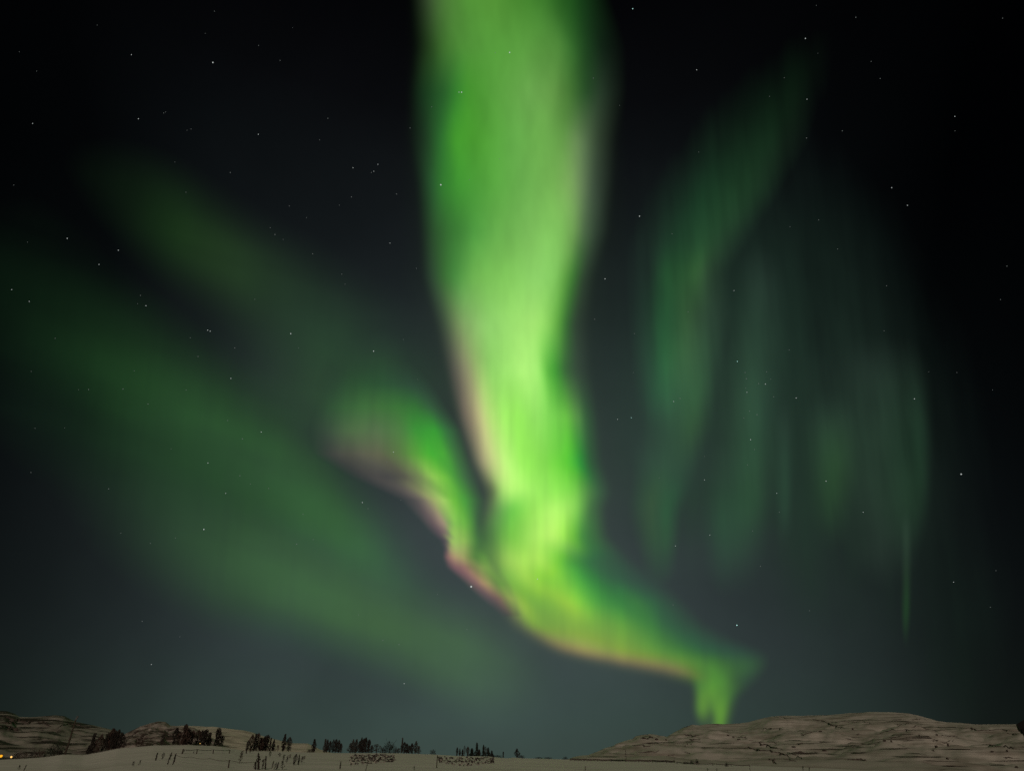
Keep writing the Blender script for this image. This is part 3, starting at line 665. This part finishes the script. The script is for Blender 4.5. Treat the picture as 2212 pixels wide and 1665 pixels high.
# ------------------------------------------------------------------ trees and shrubs
def crown_mb(kind, seed):
    """unit-height crown of bare twigs: (trunk mesh, crown mesh)"""
    r = random.Random(seed)
    tr = MB(); cr = MB()
    if kind == 'bush':
        w = .62; z0 = 0.0; nb = 520
    elif kind == 'conifer':
        w = .17; z0 = .03; nb = 520
    elif kind == 'oval':
        w = .24; z0 = .08; nb = 400
    elif kind == 'stick':
        w = .10; z0 = .1; nb = 90
    elif kind == 'sparse':
        w = .22; z0 = .2; nb = 130
    else:
        w = .14; z0 = .06; nb = 380
    lean = r.uniform(-.03, .03)
    tr.tube([(0, 0, -.08), (lean * .4, 0, .35), (lean, 0, .93 if kind != 'bush' else .5)], [.024, .016, .004] if kind != 'stick' else [.055, .05, .02], 6)
    limbs = []
    nl = 9 if kind != 'bush' else 14
    for i in range(nl):
        z = r.uniform(.1, .75) if kind != 'bush' else r.uniform(.02, .3)
        th = r.uniform(0, 6.28); l = w * r.uniform(.5, 1.0)
        p1 = Vector((lean * z + l * math.cos(th), l * math.sin(th), z + l * r.uniform(.6, 1.6)))
        tr.tube([(lean * z, 0, z), tuple((Vector((lean * z, 0, z)) + p1) / 2 + Vector((0, 0, -.01))), tuple(p1)], [.010, .007, .003], 5)
        limbs.append(p1)
    for i in range(nb):
        if kind == 'bush':
            th = r.uniform(0, 6.28); ph = math.acos(r.uniform(-.1, 1)); q = r.uniform(.35, 1) ** .6
            q *= 1 + .18 * math.sin(3 * th + seed) * math.sin(2 * ph)
            c = Vector((w * q * math.sin(ph) * math.cos(th), w * q * math.sin(ph) * math.sin(th), .02 + .88 * q * math.cos(ph)))
            sz = r.uniform(.05, .12)
        else:
            t = r.random() ** (.9 if kind != 'conifer' else 1.25)
            z = z0 + (1 - z0) * t
            if kind == 'conifer': prof = (1 - t) * 1.05 + .04
            elif kind == 'oval': prof = math.sin(math.pi * min(1, .12 + .88 * t)) ** .6
            else: prof = (math.sin(math.pi * (.2 + .72 * t)) ** .7)
            prof *= 1 + .3 * math.sin(7 * t + seed * 1.7)
            th = r.uniform(0, 6.28); q = w * prof * math.sqrt(r.random())
            c = Vector((lean * z + q * math.cos(th), q * math.sin(th), z))
            sz = r.uniform(.05, .13) * (1 if kind != 'sparse' else 1.1)
        up = Vector((r.uniform(-.6, .6), r.uniform(-.6, .6), 1 if kind != 'conifer' else r.uniform(-.4, .5))).normalized()
        side = up.cross(Vector((math.cos(i), math.sin(i), .1))).normalized() * sz * r.uniform(.10, .30)
        cr.quad(c - up * sz * .5 - side * .4, c - up * sz * .1 + side, c + up * sz * .7, c + up * sz * .1 - side)
    return tr, cr

PROTO = {}
def proto(kind, mat, seed):
    key = (kind, mat.name, seed)
    if key not in PROTO:
        t, c = crown_mb(kind, seed)
        meshes = []
        for nm, b, m in (("trunk", t, M_BARK), ("crown", c, mat)):
            me = bpy.data.meshes.new(nm); me.from_pydata([tuple(v) for v in b.v], [], b.f); me.materials.append(m); meshes.append((nm, me))
        PROTO[key] = meshes
    return PROTO[key]

ORD = ["first", "second", "third", "fourth", "fifth", "sixth", "seventh", "eighth", "ninth", "tenth", "eleventh", "twelfth", "thirteenth", "fourteenth", "fifteenth", "sixteenth", "seventeenth", "eighteenth", "nineteenth", "twentieth", "twenty first", "twenty second", "twenty third"]
rnd = random.Random(4)
def plant(name, px, ybase, hpx, wpx, kind, mat, label, cat, group=None, back=None, hillname=None):
    if hillname: p, r = place_hill(hillname, px, ybase)
    else: p, r = place(px, ybase, back)
    h = metres(r, hpx); w = metres(r, wpx)
    unit = {'bush': 1.25, 'conifer': .36, 'oval': .48, 'sparse': .46, 'column': .31, 'stick': .24}[kind]
    root = empty(name, p, rnd.uniform(0, 6.28))
    sx = w / unit
    if kind not in ('bush', 'stick') and cat != 'sapling': sx *= rnd.uniform(1.05, 1.7); h *= rnd.uniform(.86, 1.1)
    if cat == 'sapling': root.rotation_euler = (rnd.uniform(-.2, .2), rnd.uniform(-.2, .2), rnd.uniform(0, 6.28))
    root.scale = (sx, sx, h)
    for nm, me in proto(kind, mat, rnd.randrange(4)):
        o = bpy.data.objects.new(nm, me); COL.objects.link(o); o.parent = root
    return tag(root, label, cat, group)

def zx(z, off, k): return off + z * k
# clump: (frame x, height px, width px, kind, material)
def clump(phrase, group, lst, ybase=None, back=1.0, name="bare_tree", cat="tree", adj="bare dark tree"):
    lst = sorted(lst, key=lambda q: q[0])
    for i, (x, h, w, kind, mat) in enumerate(lst):
        yb = ybase if ybase else 1600
        lab = f"{adj}, {ORD[i]} from the left {phrase}"
        plant(name, x, yb, h, w, kind, mat, lab, cat, group, back=back + rnd.uniform(-.5, 4))

T, TR, TP, TN = M_TWIG, M_TWIG_RED, M_TWIG_PALE, M_NEEDLE
clump("on the slope below the rocky knob", "trees on the slope below the rocky knob",
      [(196, 18, 8, 'column', T), (202, 34, 9, 'column', T), (209, 26, 9, 'oval', TR), (217, 33, 12, 'oval', TR), (225, 22, 9, 'oval', T), (232, 34, 10, 'column', T), (239, 38, 9, 'column', TR),
       (246, 37, 12, 'oval', T), (253, 40, 14, 'oval', T), (261, 30, 13, 'oval', T), (269, 22, 10, 'sparse', T)])
clump("in the row before the low pale hill", "trees in the row before the low pale hill",
      [(298, 16, 8, 'sparse', TR), (306, 20, 10, 'sparse', TR), (351, 20, 7, 'sparse', T), (377, 38, 11, 'column', T), (386, 24, 10, 'sparse', TR), (396, 38, 14, 'oval', TR), (404, 36, 13, 'oval', T), (413, 28, 12, 'oval', TR),
       (425, 33, 14, 'oval', TR), (434, 32, 10, 'column', T), (443, 31, 8, 'column', T), (452, 27, 9, 'column', T), (468, 37, 9, 'column', T), (474, 33, 10, 'sparse', T), (479, 24, 9, 'oval', TR)], back=1.5)
clump("in the clump ending the low hill", "trees where the low hill meets the sky",
      [(537, 22, 8, 'oval', T), (544, 30, 9, 'oval', TR), (551, 31, 7, 'column', T), (557, 33, 9, 'oval', TR), (564, 26, 9, 'column', TR), (570, 30, 11, 'oval', T), (577, 29, 9, 'column', T), (585, 24, 6, 'column', T), (592, 24, 6, 'column', T),
       (602, 12, 8, 'sparse', TR)])
plant("bare_tree", 611, 1622, 36, 9, 'column', T, "tall thin forked bare tree standing apart on the snowy crest", "tree", back=1)
plant("bare_tree", 623, 1622, 27, 10, 'oval', TP, "greyish narrow tree right beside the tall thin forked tree", "tree", back=1)
plant("bare_tree", 677, 1624, 25, 8, 'column', T, "small pointed bare tree alone on the crest left of the dense clump", "tree", back=1)
plant("low_bush", 669, 1624, 8, 16, 'bush', T, "low dark bush at the foot of the small pointed tree", "bush", back=0)
for i, (x, w) in enumerate([(548, 24), (571, 22), (588, 16)]):
    plant("low_bush", x, 1622, 7, w, 'bush', T, f"low black bush, {ORD[i]} from the left under the clump ending the low hill", "bush", "low bushes under the clump", back=0)
clump("in the dense clump beside the rock bank", "trees in the dense clump left of the rock bank",
      [(703, 26, 7, 'column', TP), (708, 24, 8, 'column', T), (714, 26, 9, 'oval', T), (721, 25, 8, 'oval', T), (727, 26, 8, 'oval', T), (733, 24, 9, 'oval', T), (738, 18, 8, 'oval', TP)])
clump("in the tall group above the first rock bank", "trees above the first rock bank",
      [(759, 22, 9, 'oval', TP), (764, 28, 10, 'oval', TP), (770, 28, 9, 'column', TP), (778, 22, 8, 'oval', T), (781, 29, 9, 'oval', T), (786, 30, 8, 'column', T), (791, 30, 8, 'column', T), (797, 27, 8, 'column', T), (804, 15, 9, 'oval', T),
       (815, 19, 14, 'sparse', TP)])
plant("round_bush", 840, 1626, 27, 34, 'bush', TN, "big round dark bush in the middle of the crest line", "bush", back=1)
plant("round_bush", 826, 1626, 15, 18, 'bush', T, "smaller dark bush against the left side of the big round one", "bush", back=0)
plant("round_bush", 855, 1626, 15, 12, 'bush', T, "small dark bush against the right side of the big round one", "bush", back=0)
clump("in the group right of the big round bush", "trees right of the big round bush",
      [(863, 12, 8, 'sparse', TP), (869, 29, 6, 'column', TP), (875, 25, 9, 'oval', T), (880, 22, 8, 'oval', T), (885, 18, 9, 'oval', T), (891, 20, 7, 'column', T), (899, 24, 11, 'oval', TP), (906, 15, 8, 'oval', TP)])
plant("low_bush", 935, 1629, 13, 15, 'bush', T, "low ragged bush between the two groups of trees on the crest", "bush", back=0)
clump("in the sparse row above the second rock bank", "trees above the second rock bank",
      [(988, 18, 4, 'column', T), (994, 15, 4, 'column', T), (1000, 15, 7, 'conifer', T), (1004, 21, 5, 'sparse', TP), (1011, 21, 5, 'column', TP), (1020, 16, 10, 'conifer', TN), (1031, 26, 8, 'conifer', TN), (1036, 14, 5, 'column', T),
       (1045, 27, 8, 'conifer', TN), (1049, 20, 7, 'sparse', TP), (1055, 19, 10, 'conifer', TN), (1063, 12, 9, 'conifer', T)])
plant("low_bush", 1074, 1634, 6, 26, 'bush', TN, "low dark scrub running right from the end of the tree row", "bush", back=0)
plant("bare_tree", 1087, 1636, 13, 3, 'column', T, "tiny thin bare sapling right of the tree rows", "tree", back=1)
plant("bare_tree", 1117, 1635, 18, 9, 'oval', T, "small lone tree on the bare crest near the centre", "tree", back=1)
plant("low_bush", 1126, 1637, 8, 18, 'bush', T, "low bush at the right foot of the lone crest tree", "bush", back=0)
for i, (x, h, w) in enumerate([(1164, 4, 24), (1184, 4, 24)]):
    plant("low_bush", x, 1638.5, h, w, 'bush', T, ["flat dark scrub on the horizon right of the lone tree, left half", "flat dark scrub on the horizon right of the lone tree, right half"][i], "bush", back=0)
plant("low_bush", 1221, 1640, 7, 14, 'bush', T, "small dark bush where the right hill begins", "bush", back=0)

plant("dark_conifer", 116, 1633, 27, 38, 'bush', TN, "big round black tree at the foot of the left hill", "tree", back=2)
plant("dark_conifer", 128, 1630, 11, 12, 'bush', T, "small brown bush between the round black tree and the leaning pole", "bush", back=1)
for i, (x, yb, h, w) in enumerate([(33, 1637, 15, 12), (41, 1637, 16, 10), (52, 1637, 13, 12), (68, 1636, 20, 16), (80, 1635, 16, 14), (90, 1635, 18, 12)]):
    plant("brown_bush", x, yb, h, w, 'bush', [T, TR, TR, T, TR, TR][i], f"brown scrub bush, {ORD[i]} from the left, between the lamps and the round black tree", "bush",
          "scrub between the lamps and the round black tree", back=1.5)
# saplings and shrubs standing in the foreground snow
FG = [(336, 1642, 15, 6, 'column', T), (350, 1641, 14, 6, 'sparse', T), (362, 1651, 14, 4, 'column', T), (366, 1640, 14, 5, 'column', T), (370, 1664, 22, 4, 'column', T),
      (394, 1627, 7, 4, 'sparse', T), (418, 1627, 5, 3, 'sparse', T), (517, 1648, 24, 10, 'sparse', TR), (551, 1665, 16, 8, 'column', T), (558, 1664, 33, 10, 'column', T), (573, 1662, 26, 6, 'column', T), (583, 1634, 11, 6, 'sparse', T),
      (586, 1665, 18, 5, 'sparse', TR), (597, 1665, 15, 5, 'column', T), (610, 1665, 19, 9, 'sparse', T), (634, 1652, 22, 9, 'oval', TP), (644, 1651, 21, 6, 'column', TP), (734, 1660, 15, 5, 'column', T), (532, 1627, 11, 5, 'column', T), (540, 1626, 10, 6, 'sparse', TR),
      (790, 1664, 14, 3, 'column', T), (894, 1664, 10, 4, 'sparse', T), (40, 1662, 8, 6, 'sparse', T), (51, 1664, 10, 3, 'column', T), (284, 1664, 9, 6, 'sparse', T), (297, 1664, 11, 5, 'sparse', T)]
WHERE = ["far left snow", "snow under the leaning pole", "left snow below the rocky knob", "snow under the left trees", "snow below the low pale hill", "snow left of the rock banks", "snow below the rock banks"]
FG += [(604, 1634, 8, 7, 'sparse', TP), (612, 1642, 12, 7, 'sparse', TP), (619, 1648, 15, 7, 'sparse', TP), (626, 1638, 9, 6, 'sparse', TR), (650, 1647, 13, 8, 'sparse', TP), (656, 1640, 8, 7, 'sparse', TR), (548, 1660, 14, 6, 'sparse', T), (566, 1664, 20, 8, 'sparse', T), (592, 1662, 14, 6, 'sparse', T)]
FG.sort(key=lambda q: q[0])
cuts = [0, 120, 320, 380, 500, 660, 770, 1300]
for j in range(7):
    sub = [q for q in FG if cuts[j] <= q[0] < cuts[j + 1]]
    for i, (x, yb, h, w, k, m) in enumerate(sub):
        plant("sapling", x, yb, h, w, "stick" if k == "column" else k, m, f"thin dark sapling, {ORD[i]} from the left in the {WHERE[j]}", "sapling", "saplings in the foreground snow")
# shrubs and boulders on the right hill
HS = [(1499, 1649, 6, 18, "flat dark shrub, left of the three on the right hill's foot"), (1495 + 0, 1650, 10, 11, "upright dark shrub, middle of the three on the right hill's foot"), (1506, 1651, 13, 11, "tallest dark shrub, right of the three on the right hill's foot"),
      (1570, 1655, 9, 10, "dark shrub alone on the hill foot right of the three")]
HS[0] = (1482, 1649.5, 6, 18, HS[0][4])
for x, yb, h, w, l in HS:
    plant("dark_shrub", x, yb, h, w, 'bush', M_NEEDLE, l, "shrub", "shrubs at the foot of the right hill")
for i, (x, yb, h, w, k) in enumerate([(1352, 1645, 27, 3, 0), (1528, 1665, 6, 4, 1), (1549, 1665, 6, 4, 1), (1621, 1665, 6, 3, 1), (1735, 1665, 10, 4, 1), (1748, 1665, 8, 4, 1)]):
    if k: plant("sapling", x, yb, h, w, 'sparse', T, f"short bare sapling, {ORD[i - 1]} from the left along the foot of the right hill", "sapling", "saplings at the foot of the right hill")

def boulder(px, py, w, h, label, hillname="hill", grp="boulders on the right hill"):
    p, r = place_hill(hillname, px, py)
    b = MB(); q = random.Random(int(px * 7))
    b.blob((0, 0, 0), (metres(r, w) / 2, metres(r, w) / 2, metres(r, h) / 2), q, 9, 6, .22)
    o = b.build("boulder", M_ROCK, loc=p + Vector((0, -.3, metres(r, h) * .25)))
    return tag(o, label, "boulder", grp)
BO = [(1772, 1580, 8, 3), (1842, 1576, 4, 5), (1911, 1604, 7, 3.5), (1926, 1605, 4, 4.5), (1987, 1593, 3, 3.5), (2024, 1589, 5, 3.5), (2023, 1614, 6, 5.5), (2048, 1611, 4, 6.5), (2047, 1641, 5, 5), (1781, 1622, 9, 4),
      (2146, 1633, 6, 3), (2178, 1630, 3.5, 5), (2017, 1624, 3, 5), (2196, 1659, 6, 4), (1715, 1618, 10, 3), (1485, 1611, 3, 3), (1493, 1609, 3, 3), (1480, 1612, 3, 2.5), (1419, 1602, 8, 4), (1439, 1601, 5, 3),
      (1391, 1598, 9, 4), (1405, 1593, 8, 3.5), (1584, 1593, 5, 4), (1573, 1591, 6, 3.5), (1596, 1599, 8, 2.5)]
BO.sort(key=lambda q: q[0])
zones = [(0, 1460, "near the left knoll of the right hill"), (1460, 1560, "in the rocky patch under the aurora's foot"), (1560, 1700, "in the dark streak left of the hill's middle"),
         (1700, 1860, "on the middle of the right hill"), (1860, 2000, "under the summit of the right hill"), (2000, 2110, "below the right end of the summit"), (2110, 2300, "at the far right of the hill")]
for a, b, ph in zones:
    for i, (x, y, w, h) in enumerate([q for q in BO if a <= q[0] < b]):
        boulder(x, y, w, h, f"dark boulder, {ORD[i]} from the left {ph}")

# thin ledges of bare rock that show through the snow along the contours
def ledge(hillname, pts, rad, label):
    P = []
    n = len(pts)
    for i in range(n - 1):
        for t in np.linspace(0, 1, 7)[: 7 if i == n - 2 else 6]:
            x = pts[i][0] * (1 - t) + pts[i + 1][0] * t; y = pts[i][1] * (1 - t) + pts[i + 1][1] * t
            P.append(place_hill(hillname, x, y + rnd.uniform(-.35, .35))[0])
    b = MB(); q = random.Random(len(P) * 13 + int(pts[0][0]))
    m = len(P)
    R = [max(.12, rad * (math.sin(math.pi * (i + .4) / (m - .2)) ** .7) * q.uniform(.45, 1.25)) for i in range(m)]
    o = P[0].copy()
    b.tube([v - o for v in P], R, 6)
    for v, r_ in zip(P, R):
        if q.random() < .5: b.blob(v - o + Vector((q.uniform(-2, 2), 0, q.uniform(-.3, .5) * r_)), (r_ * q.uniform(.8, 2.2), r_, r_ * .9), q, 7, 5, .3)
    return tag(b.build("rock_ledge", M_ROCK, loc=o), label, "rock ledge", "rock ledges on the hills")
K5 = lambda l: [(1324.8 + x * .2083, 1497.6 + y * .2083) for x, y in l]
K6 = lambda l: [(1751 + x * .2083, 1497.6 + y * .2083) for x, y in l]
KL = lambda l: [(x * .1823, 1497.6 + y * .1823) for x, y in l]
LR = [K5(l) for l in [[(1360,570),(1500,590),(1640,605)], [(1540,595),(1650,605),(1740,625),(1870,685)], [(1430,535),(1600,550),(1760,585)], [(1610,515),(1700,518)], [(1500,525),(1560,522)], [(1600,680),(1650,700),(1700,738)],
    [(1740,675),(1830,690),(1900,708)], [(1800,610),(1900,650),(1960,680)], [(1850,625),(2000,640)], [(1900,525),(1970,530)], [(1190,440),(1290,452),(1400,465)], [(1370,488),(1450,490)], [(1660,241),(1820,256),(1960,260)],
    [(1960,264),(2030,265),(2200,290)], [(1950,440),(2010,420),(2080,405)], [(1150,385),(1260,388)], [(1560,365),(1760,372)], [(730,435),(820,445),(900,440)], [(780,490),(900,480)], [(270,490),(340,480),(380,455),(450,470)],
    [(210,440),(300,430),(420,430)], [(200,545),(400,555)], [(240,615),(480,610)], [(560,640),(640,650)], [(740,620),(800,622)], [(700,360),(760,345),(815,326)], [(970,324),(1040,325),(1090,328)]]]
LR += [K6(l) for l in [[(0,275),(120,285),(200,315),(250,345),(360,360)], [(180,300),(400,298),(560,295),(620,310)], [(870,335),(1000,315),(1100,330)], [(1020,285),(1140,270),(1270,278)], [(1000,350),(1200,375),(1440,400)],
    [(690,435),(780,400),(1000,385),(1200,380)], [(800,460),(880,465),(940,460)], [(1040,465),(1200,487),(1380,505)], [(1310,430),(1440,445),(1540,452)], [(1250,490),(1400,520),(1490,495)],
    [(1480,360),(1640,365),(1740,385),(1900,392),(2180,395)], [(1800,530),(1900,540),(2060,570),(2205,580)], [(2000,685),(2080,695),(2180,695)], [(380,685),(500,690),(590,700)], [(460,430),(560,430)], [(350,490),(440,488)],
    [(2040,415),(2150,425)], [(890,222),(1100,238)], [(180,575),(260,585)]]]
LR.sort(key=lambda l: l[0][0])
zl = [(0, 1440, "on the left knoll of the right hill"), (1440, 1560, "in the rocky patch under the aurora's foot"), (1560, 1662, "left of the right hill's middle"), (1662, 1751, "at the middle of the right hill"),
      (1751, 1900, "on the middle of the summit slope"), (1900, 2012, "under the rocky summit end"), (2012, 2300, "at the far right of the hill")]
for a, b_, ph in zl:
    for i, l in enumerate([l for l in LR if a <= l[0][0] < b_]):
        ledge("hill", l, rnd.uniform(.45, .95), f"thin dark rock ledge, {ORD[i]} from the left {ph}")
LL = [KL(l) for l in [[(30,285),(90,290),(160,320)], [(160,310),(230,335),(310,350)], [(0,345),(80,360),(170,355)], [(0,395),(80,400),(150,410)], [(110,330),(190,370)], [(60,440),(160,440),(230,435)], [(250,370),(400,350)],
    [(490,340),(560,348)], [(660,420),(760,372),(870,372),(980,395),(1090,430)], [(900,435),(1000,445)], [(430,330),(600,390)]]]
LL.sort(key=lambda l: l[0][0])
for i, l in enumerate(LL):
    ledge("snowy_hill", l, 2.0 if l[0][0] < 50 else 1.1, f"dark rock ledge, {ORD[i]} from the left on the far left hill")

# banks of snow-dusted rocks under the tree rows
def rock_bank(poly, n, label, seed):
    q = random.Random(seed); b = MB()
    x0, x1, top, bot = poly
    for i in range(n):
        u = q.random(); x = x0 + (x1 - x0) * u
        yb = bot(u); y = q.uniform(top(u), yb)
        p, r = place(x, y)
        s = metres(r, 1.1 + 3.2 * q.random() ** 2)
        b.blob(p + Vector((0, 0, s * .05)), (s * q.uniform(.6, 1.1), s * .8, s * q.uniform(.4, .8)), q, 7, 5, .35)
    o = b.build("rock_bank", M_ROCKS)
    return tag(o, label, "rock bank", "rock banks under the trees", "stuff")
rock_bank((757, 852, lambda u: 1630, lambda u: 1652 - 7 * u), 420, "bank of dark snow dusted rocks under the tall group of trees", 1)
rock_bank((946, 1070, lambda u: 1634 + 1.5 * u, lambda u: 1646 + 8 * math.sin(3 * u)), 330, "broken bank of dark rocks under the sparse row of trees", 2)

# ------------------------------------------------------------------ pole, fences, lamps, cabin
def pole_line(px0, py0, px1, py1, back, rad):
    p, r = place(px0, py0, back)
    a1, e1 = azel(px1, py1)
    top = Vector((r * math.sin(a1), r * math.cos(a1), CAMZ + r * math.tan(e1)))
    return p, top, r
p, top, r = pole_line(140, 1629, 166, 1546, 0.5, .1)
root = empty("utility_pole", p)
tag(root, "tall thin leaning wooden pole before the left hill", "pole")
d = top - p
b = MB(); b.tube([(0, 0, -.8), tuple(d * .45 + Vector((.10, 0, 0))), tuple(d * .9)], [.30, .26, .22], 8); b.build("pole", M_WOOD, root)
b = MB(); b.tube([tuple(d * .9), tuple(d * .96 + Vector((.25, 0, 0))), tuple(d + Vector((.35, 0, .0)))], [.22, .28, .42], 8); b.build("lamp_head", M_METAL, root)
b = MB(); b.tube([tuple(d * .70 + Vector((-1.3, 0, .15))), tuple(d * .70 + Vector((1.3, 0, -.15)))], .07, 6); b.build("crossarm", M_WOOD, root)

p, top, r = pole_line(1353, 1644, 1351, 1618, 0.5, .1)
root = empty("utility_pole", p)
tag(root, "short thin pole with a bent top at the left foot of the right hill", "pole")
d = top - p
b = MB(); b.tube([(0, 0, -.6), tuple(d * .98)], [.13, .10], 8); b.build("pole", M_WOOD, root)
b = MB(); b.tube([tuple(d), tuple(d + Vector((-.5, 0, .12))), tuple(d + Vector((-1.3, 0, .02)))], .08, 6); b.build("bracket", M_WOOD, root)

def fence(name, pts, label, post_h, nwire, rad=.05, wrad=.022, posts=None):
    """pts: frame positions of the line on the snow"""
    P = [place(x, y)[0] for x, y in pts]
    root = empty(name, P[0])
    tag(root, label, "fence")
    o = P[0]
    for i, q in enumerate(P):
        if posts and i not in posts: continue
        b = MB(); l = rnd.uniform(-.12, .12)
        b.tube([q - o + Vector((0, 0, -.4)), q - o + Vector((l, 0, post_h * rnd.uniform(.9, 1.1)))], [rad * 1.2, rad], 6)
        b.build("post", M_WOOD, root)
    for k in range(nwire):
        b = MB(); h = post_h * (.95 - .4 * k)
        line = []
        for q0, q1 in zip(P[:-1], P[1:]):
            for t in (0, .33, .66):
                line.append(q0.lerp(q1, t) - o + Vector((0, 0, h - .15 * 4 * t * (1 - t))))
        line.append(P[-1] - o + Vector((0, 0, h)))
        b.tube(line, wrad, 5); b.build("wire", M_WIRE, root)
    return root
fence("wire_fence", [(393, 1628), (424, 1627.5), (460, 1627), (495, 1626.5)], "low wire fence with small posts below the row of left trees", .8, 1, .10, .05)
fence("wire_fence", [(376, 1646), (410, 1651), (450, 1659), (492, 1666), (545, 1672)], "wire fence slanting down across the left foreground snow", .95, 1, .075, .025, posts=(0, 3))
fence("roadside_fence", [(1232, 1642), (1262, 1643), (1290, 1643.6), (1320, 1644.2), (1352, 1645), (1380, 1645.2), (1410, 1646), (1440, 1647), (1458, 1647.5)], "dark low fence along the foot of the right hill", .85, 2, .12, .16)
fence("wire_fence", [(1462, 1649), (1500, 1651.5), (1540, 1652.5), (1580, 1654.5), (1620, 1656)], "low dark fence line continuing right past the three shrubs", .5, 1, .09, .10)
p, r = place(943, 1658)
b = MB(); b.tube([(0, 0, -.4), (.04, 0, metres(r, 26))], [.09, .07], 6)
tag(b.build("marker_post", M_WOOD, loc=p), "slim upright post between the two rock banks", "post")
p, r = place(1264 - 0, 1663)
b = MB(); b.tube([(0, 0, -.4), (.04, 0, metres(r, 9))], [.07, .06], 6)
tag(b.build("marker_post", M_WOOD, loc=p), "short post in the warm lit snow left of the right hill", "post")

def street_lamp(px, py, mat, label, back, rad):
    a, e = azel(px, py)
    R1, _ = ridge_at(a); r = float(R1) + back
    z = float(ground_z(np.array(a), np.array(r)))
    h = CAMZ + r * math.tan(e) - z
    root = empty("street_lamp", (r * math.sin(a), r * math.cos(a), z))
    tag(root, label, "street lamp", "lit lamps")
    b = MB(); b.tube([(0, .5, -.3), (0, .5, h + .5), (0, .25, h + .85), (0, 0, h + .75)], [.08, .06, .05, .05], 8); b.build("pole", M_METAL, root)
    b = MB(); b.blob((0, 0, h + .72), (rad * 1.15, rad * 1.15, rad * .45), random.Random(2), 12, 6, 0); b.build("lamp_cap", M_METAL, root, True)
    b = MB(); b.blob((0, 0, h + .2), (rad, rad, rad), random.Random(2), 12, 8, 0); b.build("lamp_glass", mat, root, True)
street_lamp(2, 1633.5, M_LAMP, "lit yellow street lamp at the very left edge of the photo", 14, .44)
street_lamp(24, 1635.5, M_LAMP2, "smaller lit warm lamp right of the edge lamp", 14, .30)

street_lamp(432, 1606.5, M_LAMP2, "tiny warm light among the tree trunks before the low pale hill", 3, .11)

# black timber cabin whose eave pokes in at the right edge
a, e = azel(2194.5, 1564.0)
r = 42.0
tip = Vector((r * math.sin(a), r * math.cos(a), CAMZ + r * math.tan(e)))
root = empty("cabin", (tip.x, tip.y, 0), -a)
tag(root, "black timber cabin eave poking in at the right edge", "cabin")
ez = tip.z
sl = .50
W_, L_ = 6.0, 7.0
b = MB()
th = .22
prof = [(0, ez), (W_ / 2, ez + W_ / 2 * sl), (W_, ez), (W_ - .12, ez - th), (W_ / 2, ez + W_ / 2 * sl - th - .04), (.12, ez - th)]
for y in (0, L_): b.v += [Vector((x, y, z)) for x, z in prof]
b.f += [(0, 1, 4, 5), (1, 2, 3, 4), (11, 10, 7, 6), (10, 9, 8, 7)]
for i in range(6):
    k = (i + 1) % 6; b.f.append((i, i + 6, k + 6, k))
b.build("roof", M_ROOF, root)
b = MB()
wl = [(.42, -.3), (.16, ez - th + .02), (W_ / 2, ez + W_ / 2 * sl - th - .06), (W_ - .16, ez - th + .02), (W_ - .42, -.3)]
for y in (.05, L_ - .3): b.v += [Vector((x, y, z)) for x, z in wl]
b.f += [(0, 4, 3, 2, 1), (5, 6, 7, 8, 9)]
for i in range(5):
    k = (i + 1) % 5; b.f.append((i, i + 5, k + 5, k))
b.build("wall", M_CABIN, root)
b = MB(); b.box((2.5, -.02, -.1), (3.5, .04, 2.1)); dr = b.build("door", M_WOOD, root)
b = MB(); b.box((3.34, -.07, .98), (3.42, -.025, 1.06)); b.build("handle", M_METAL, dr)
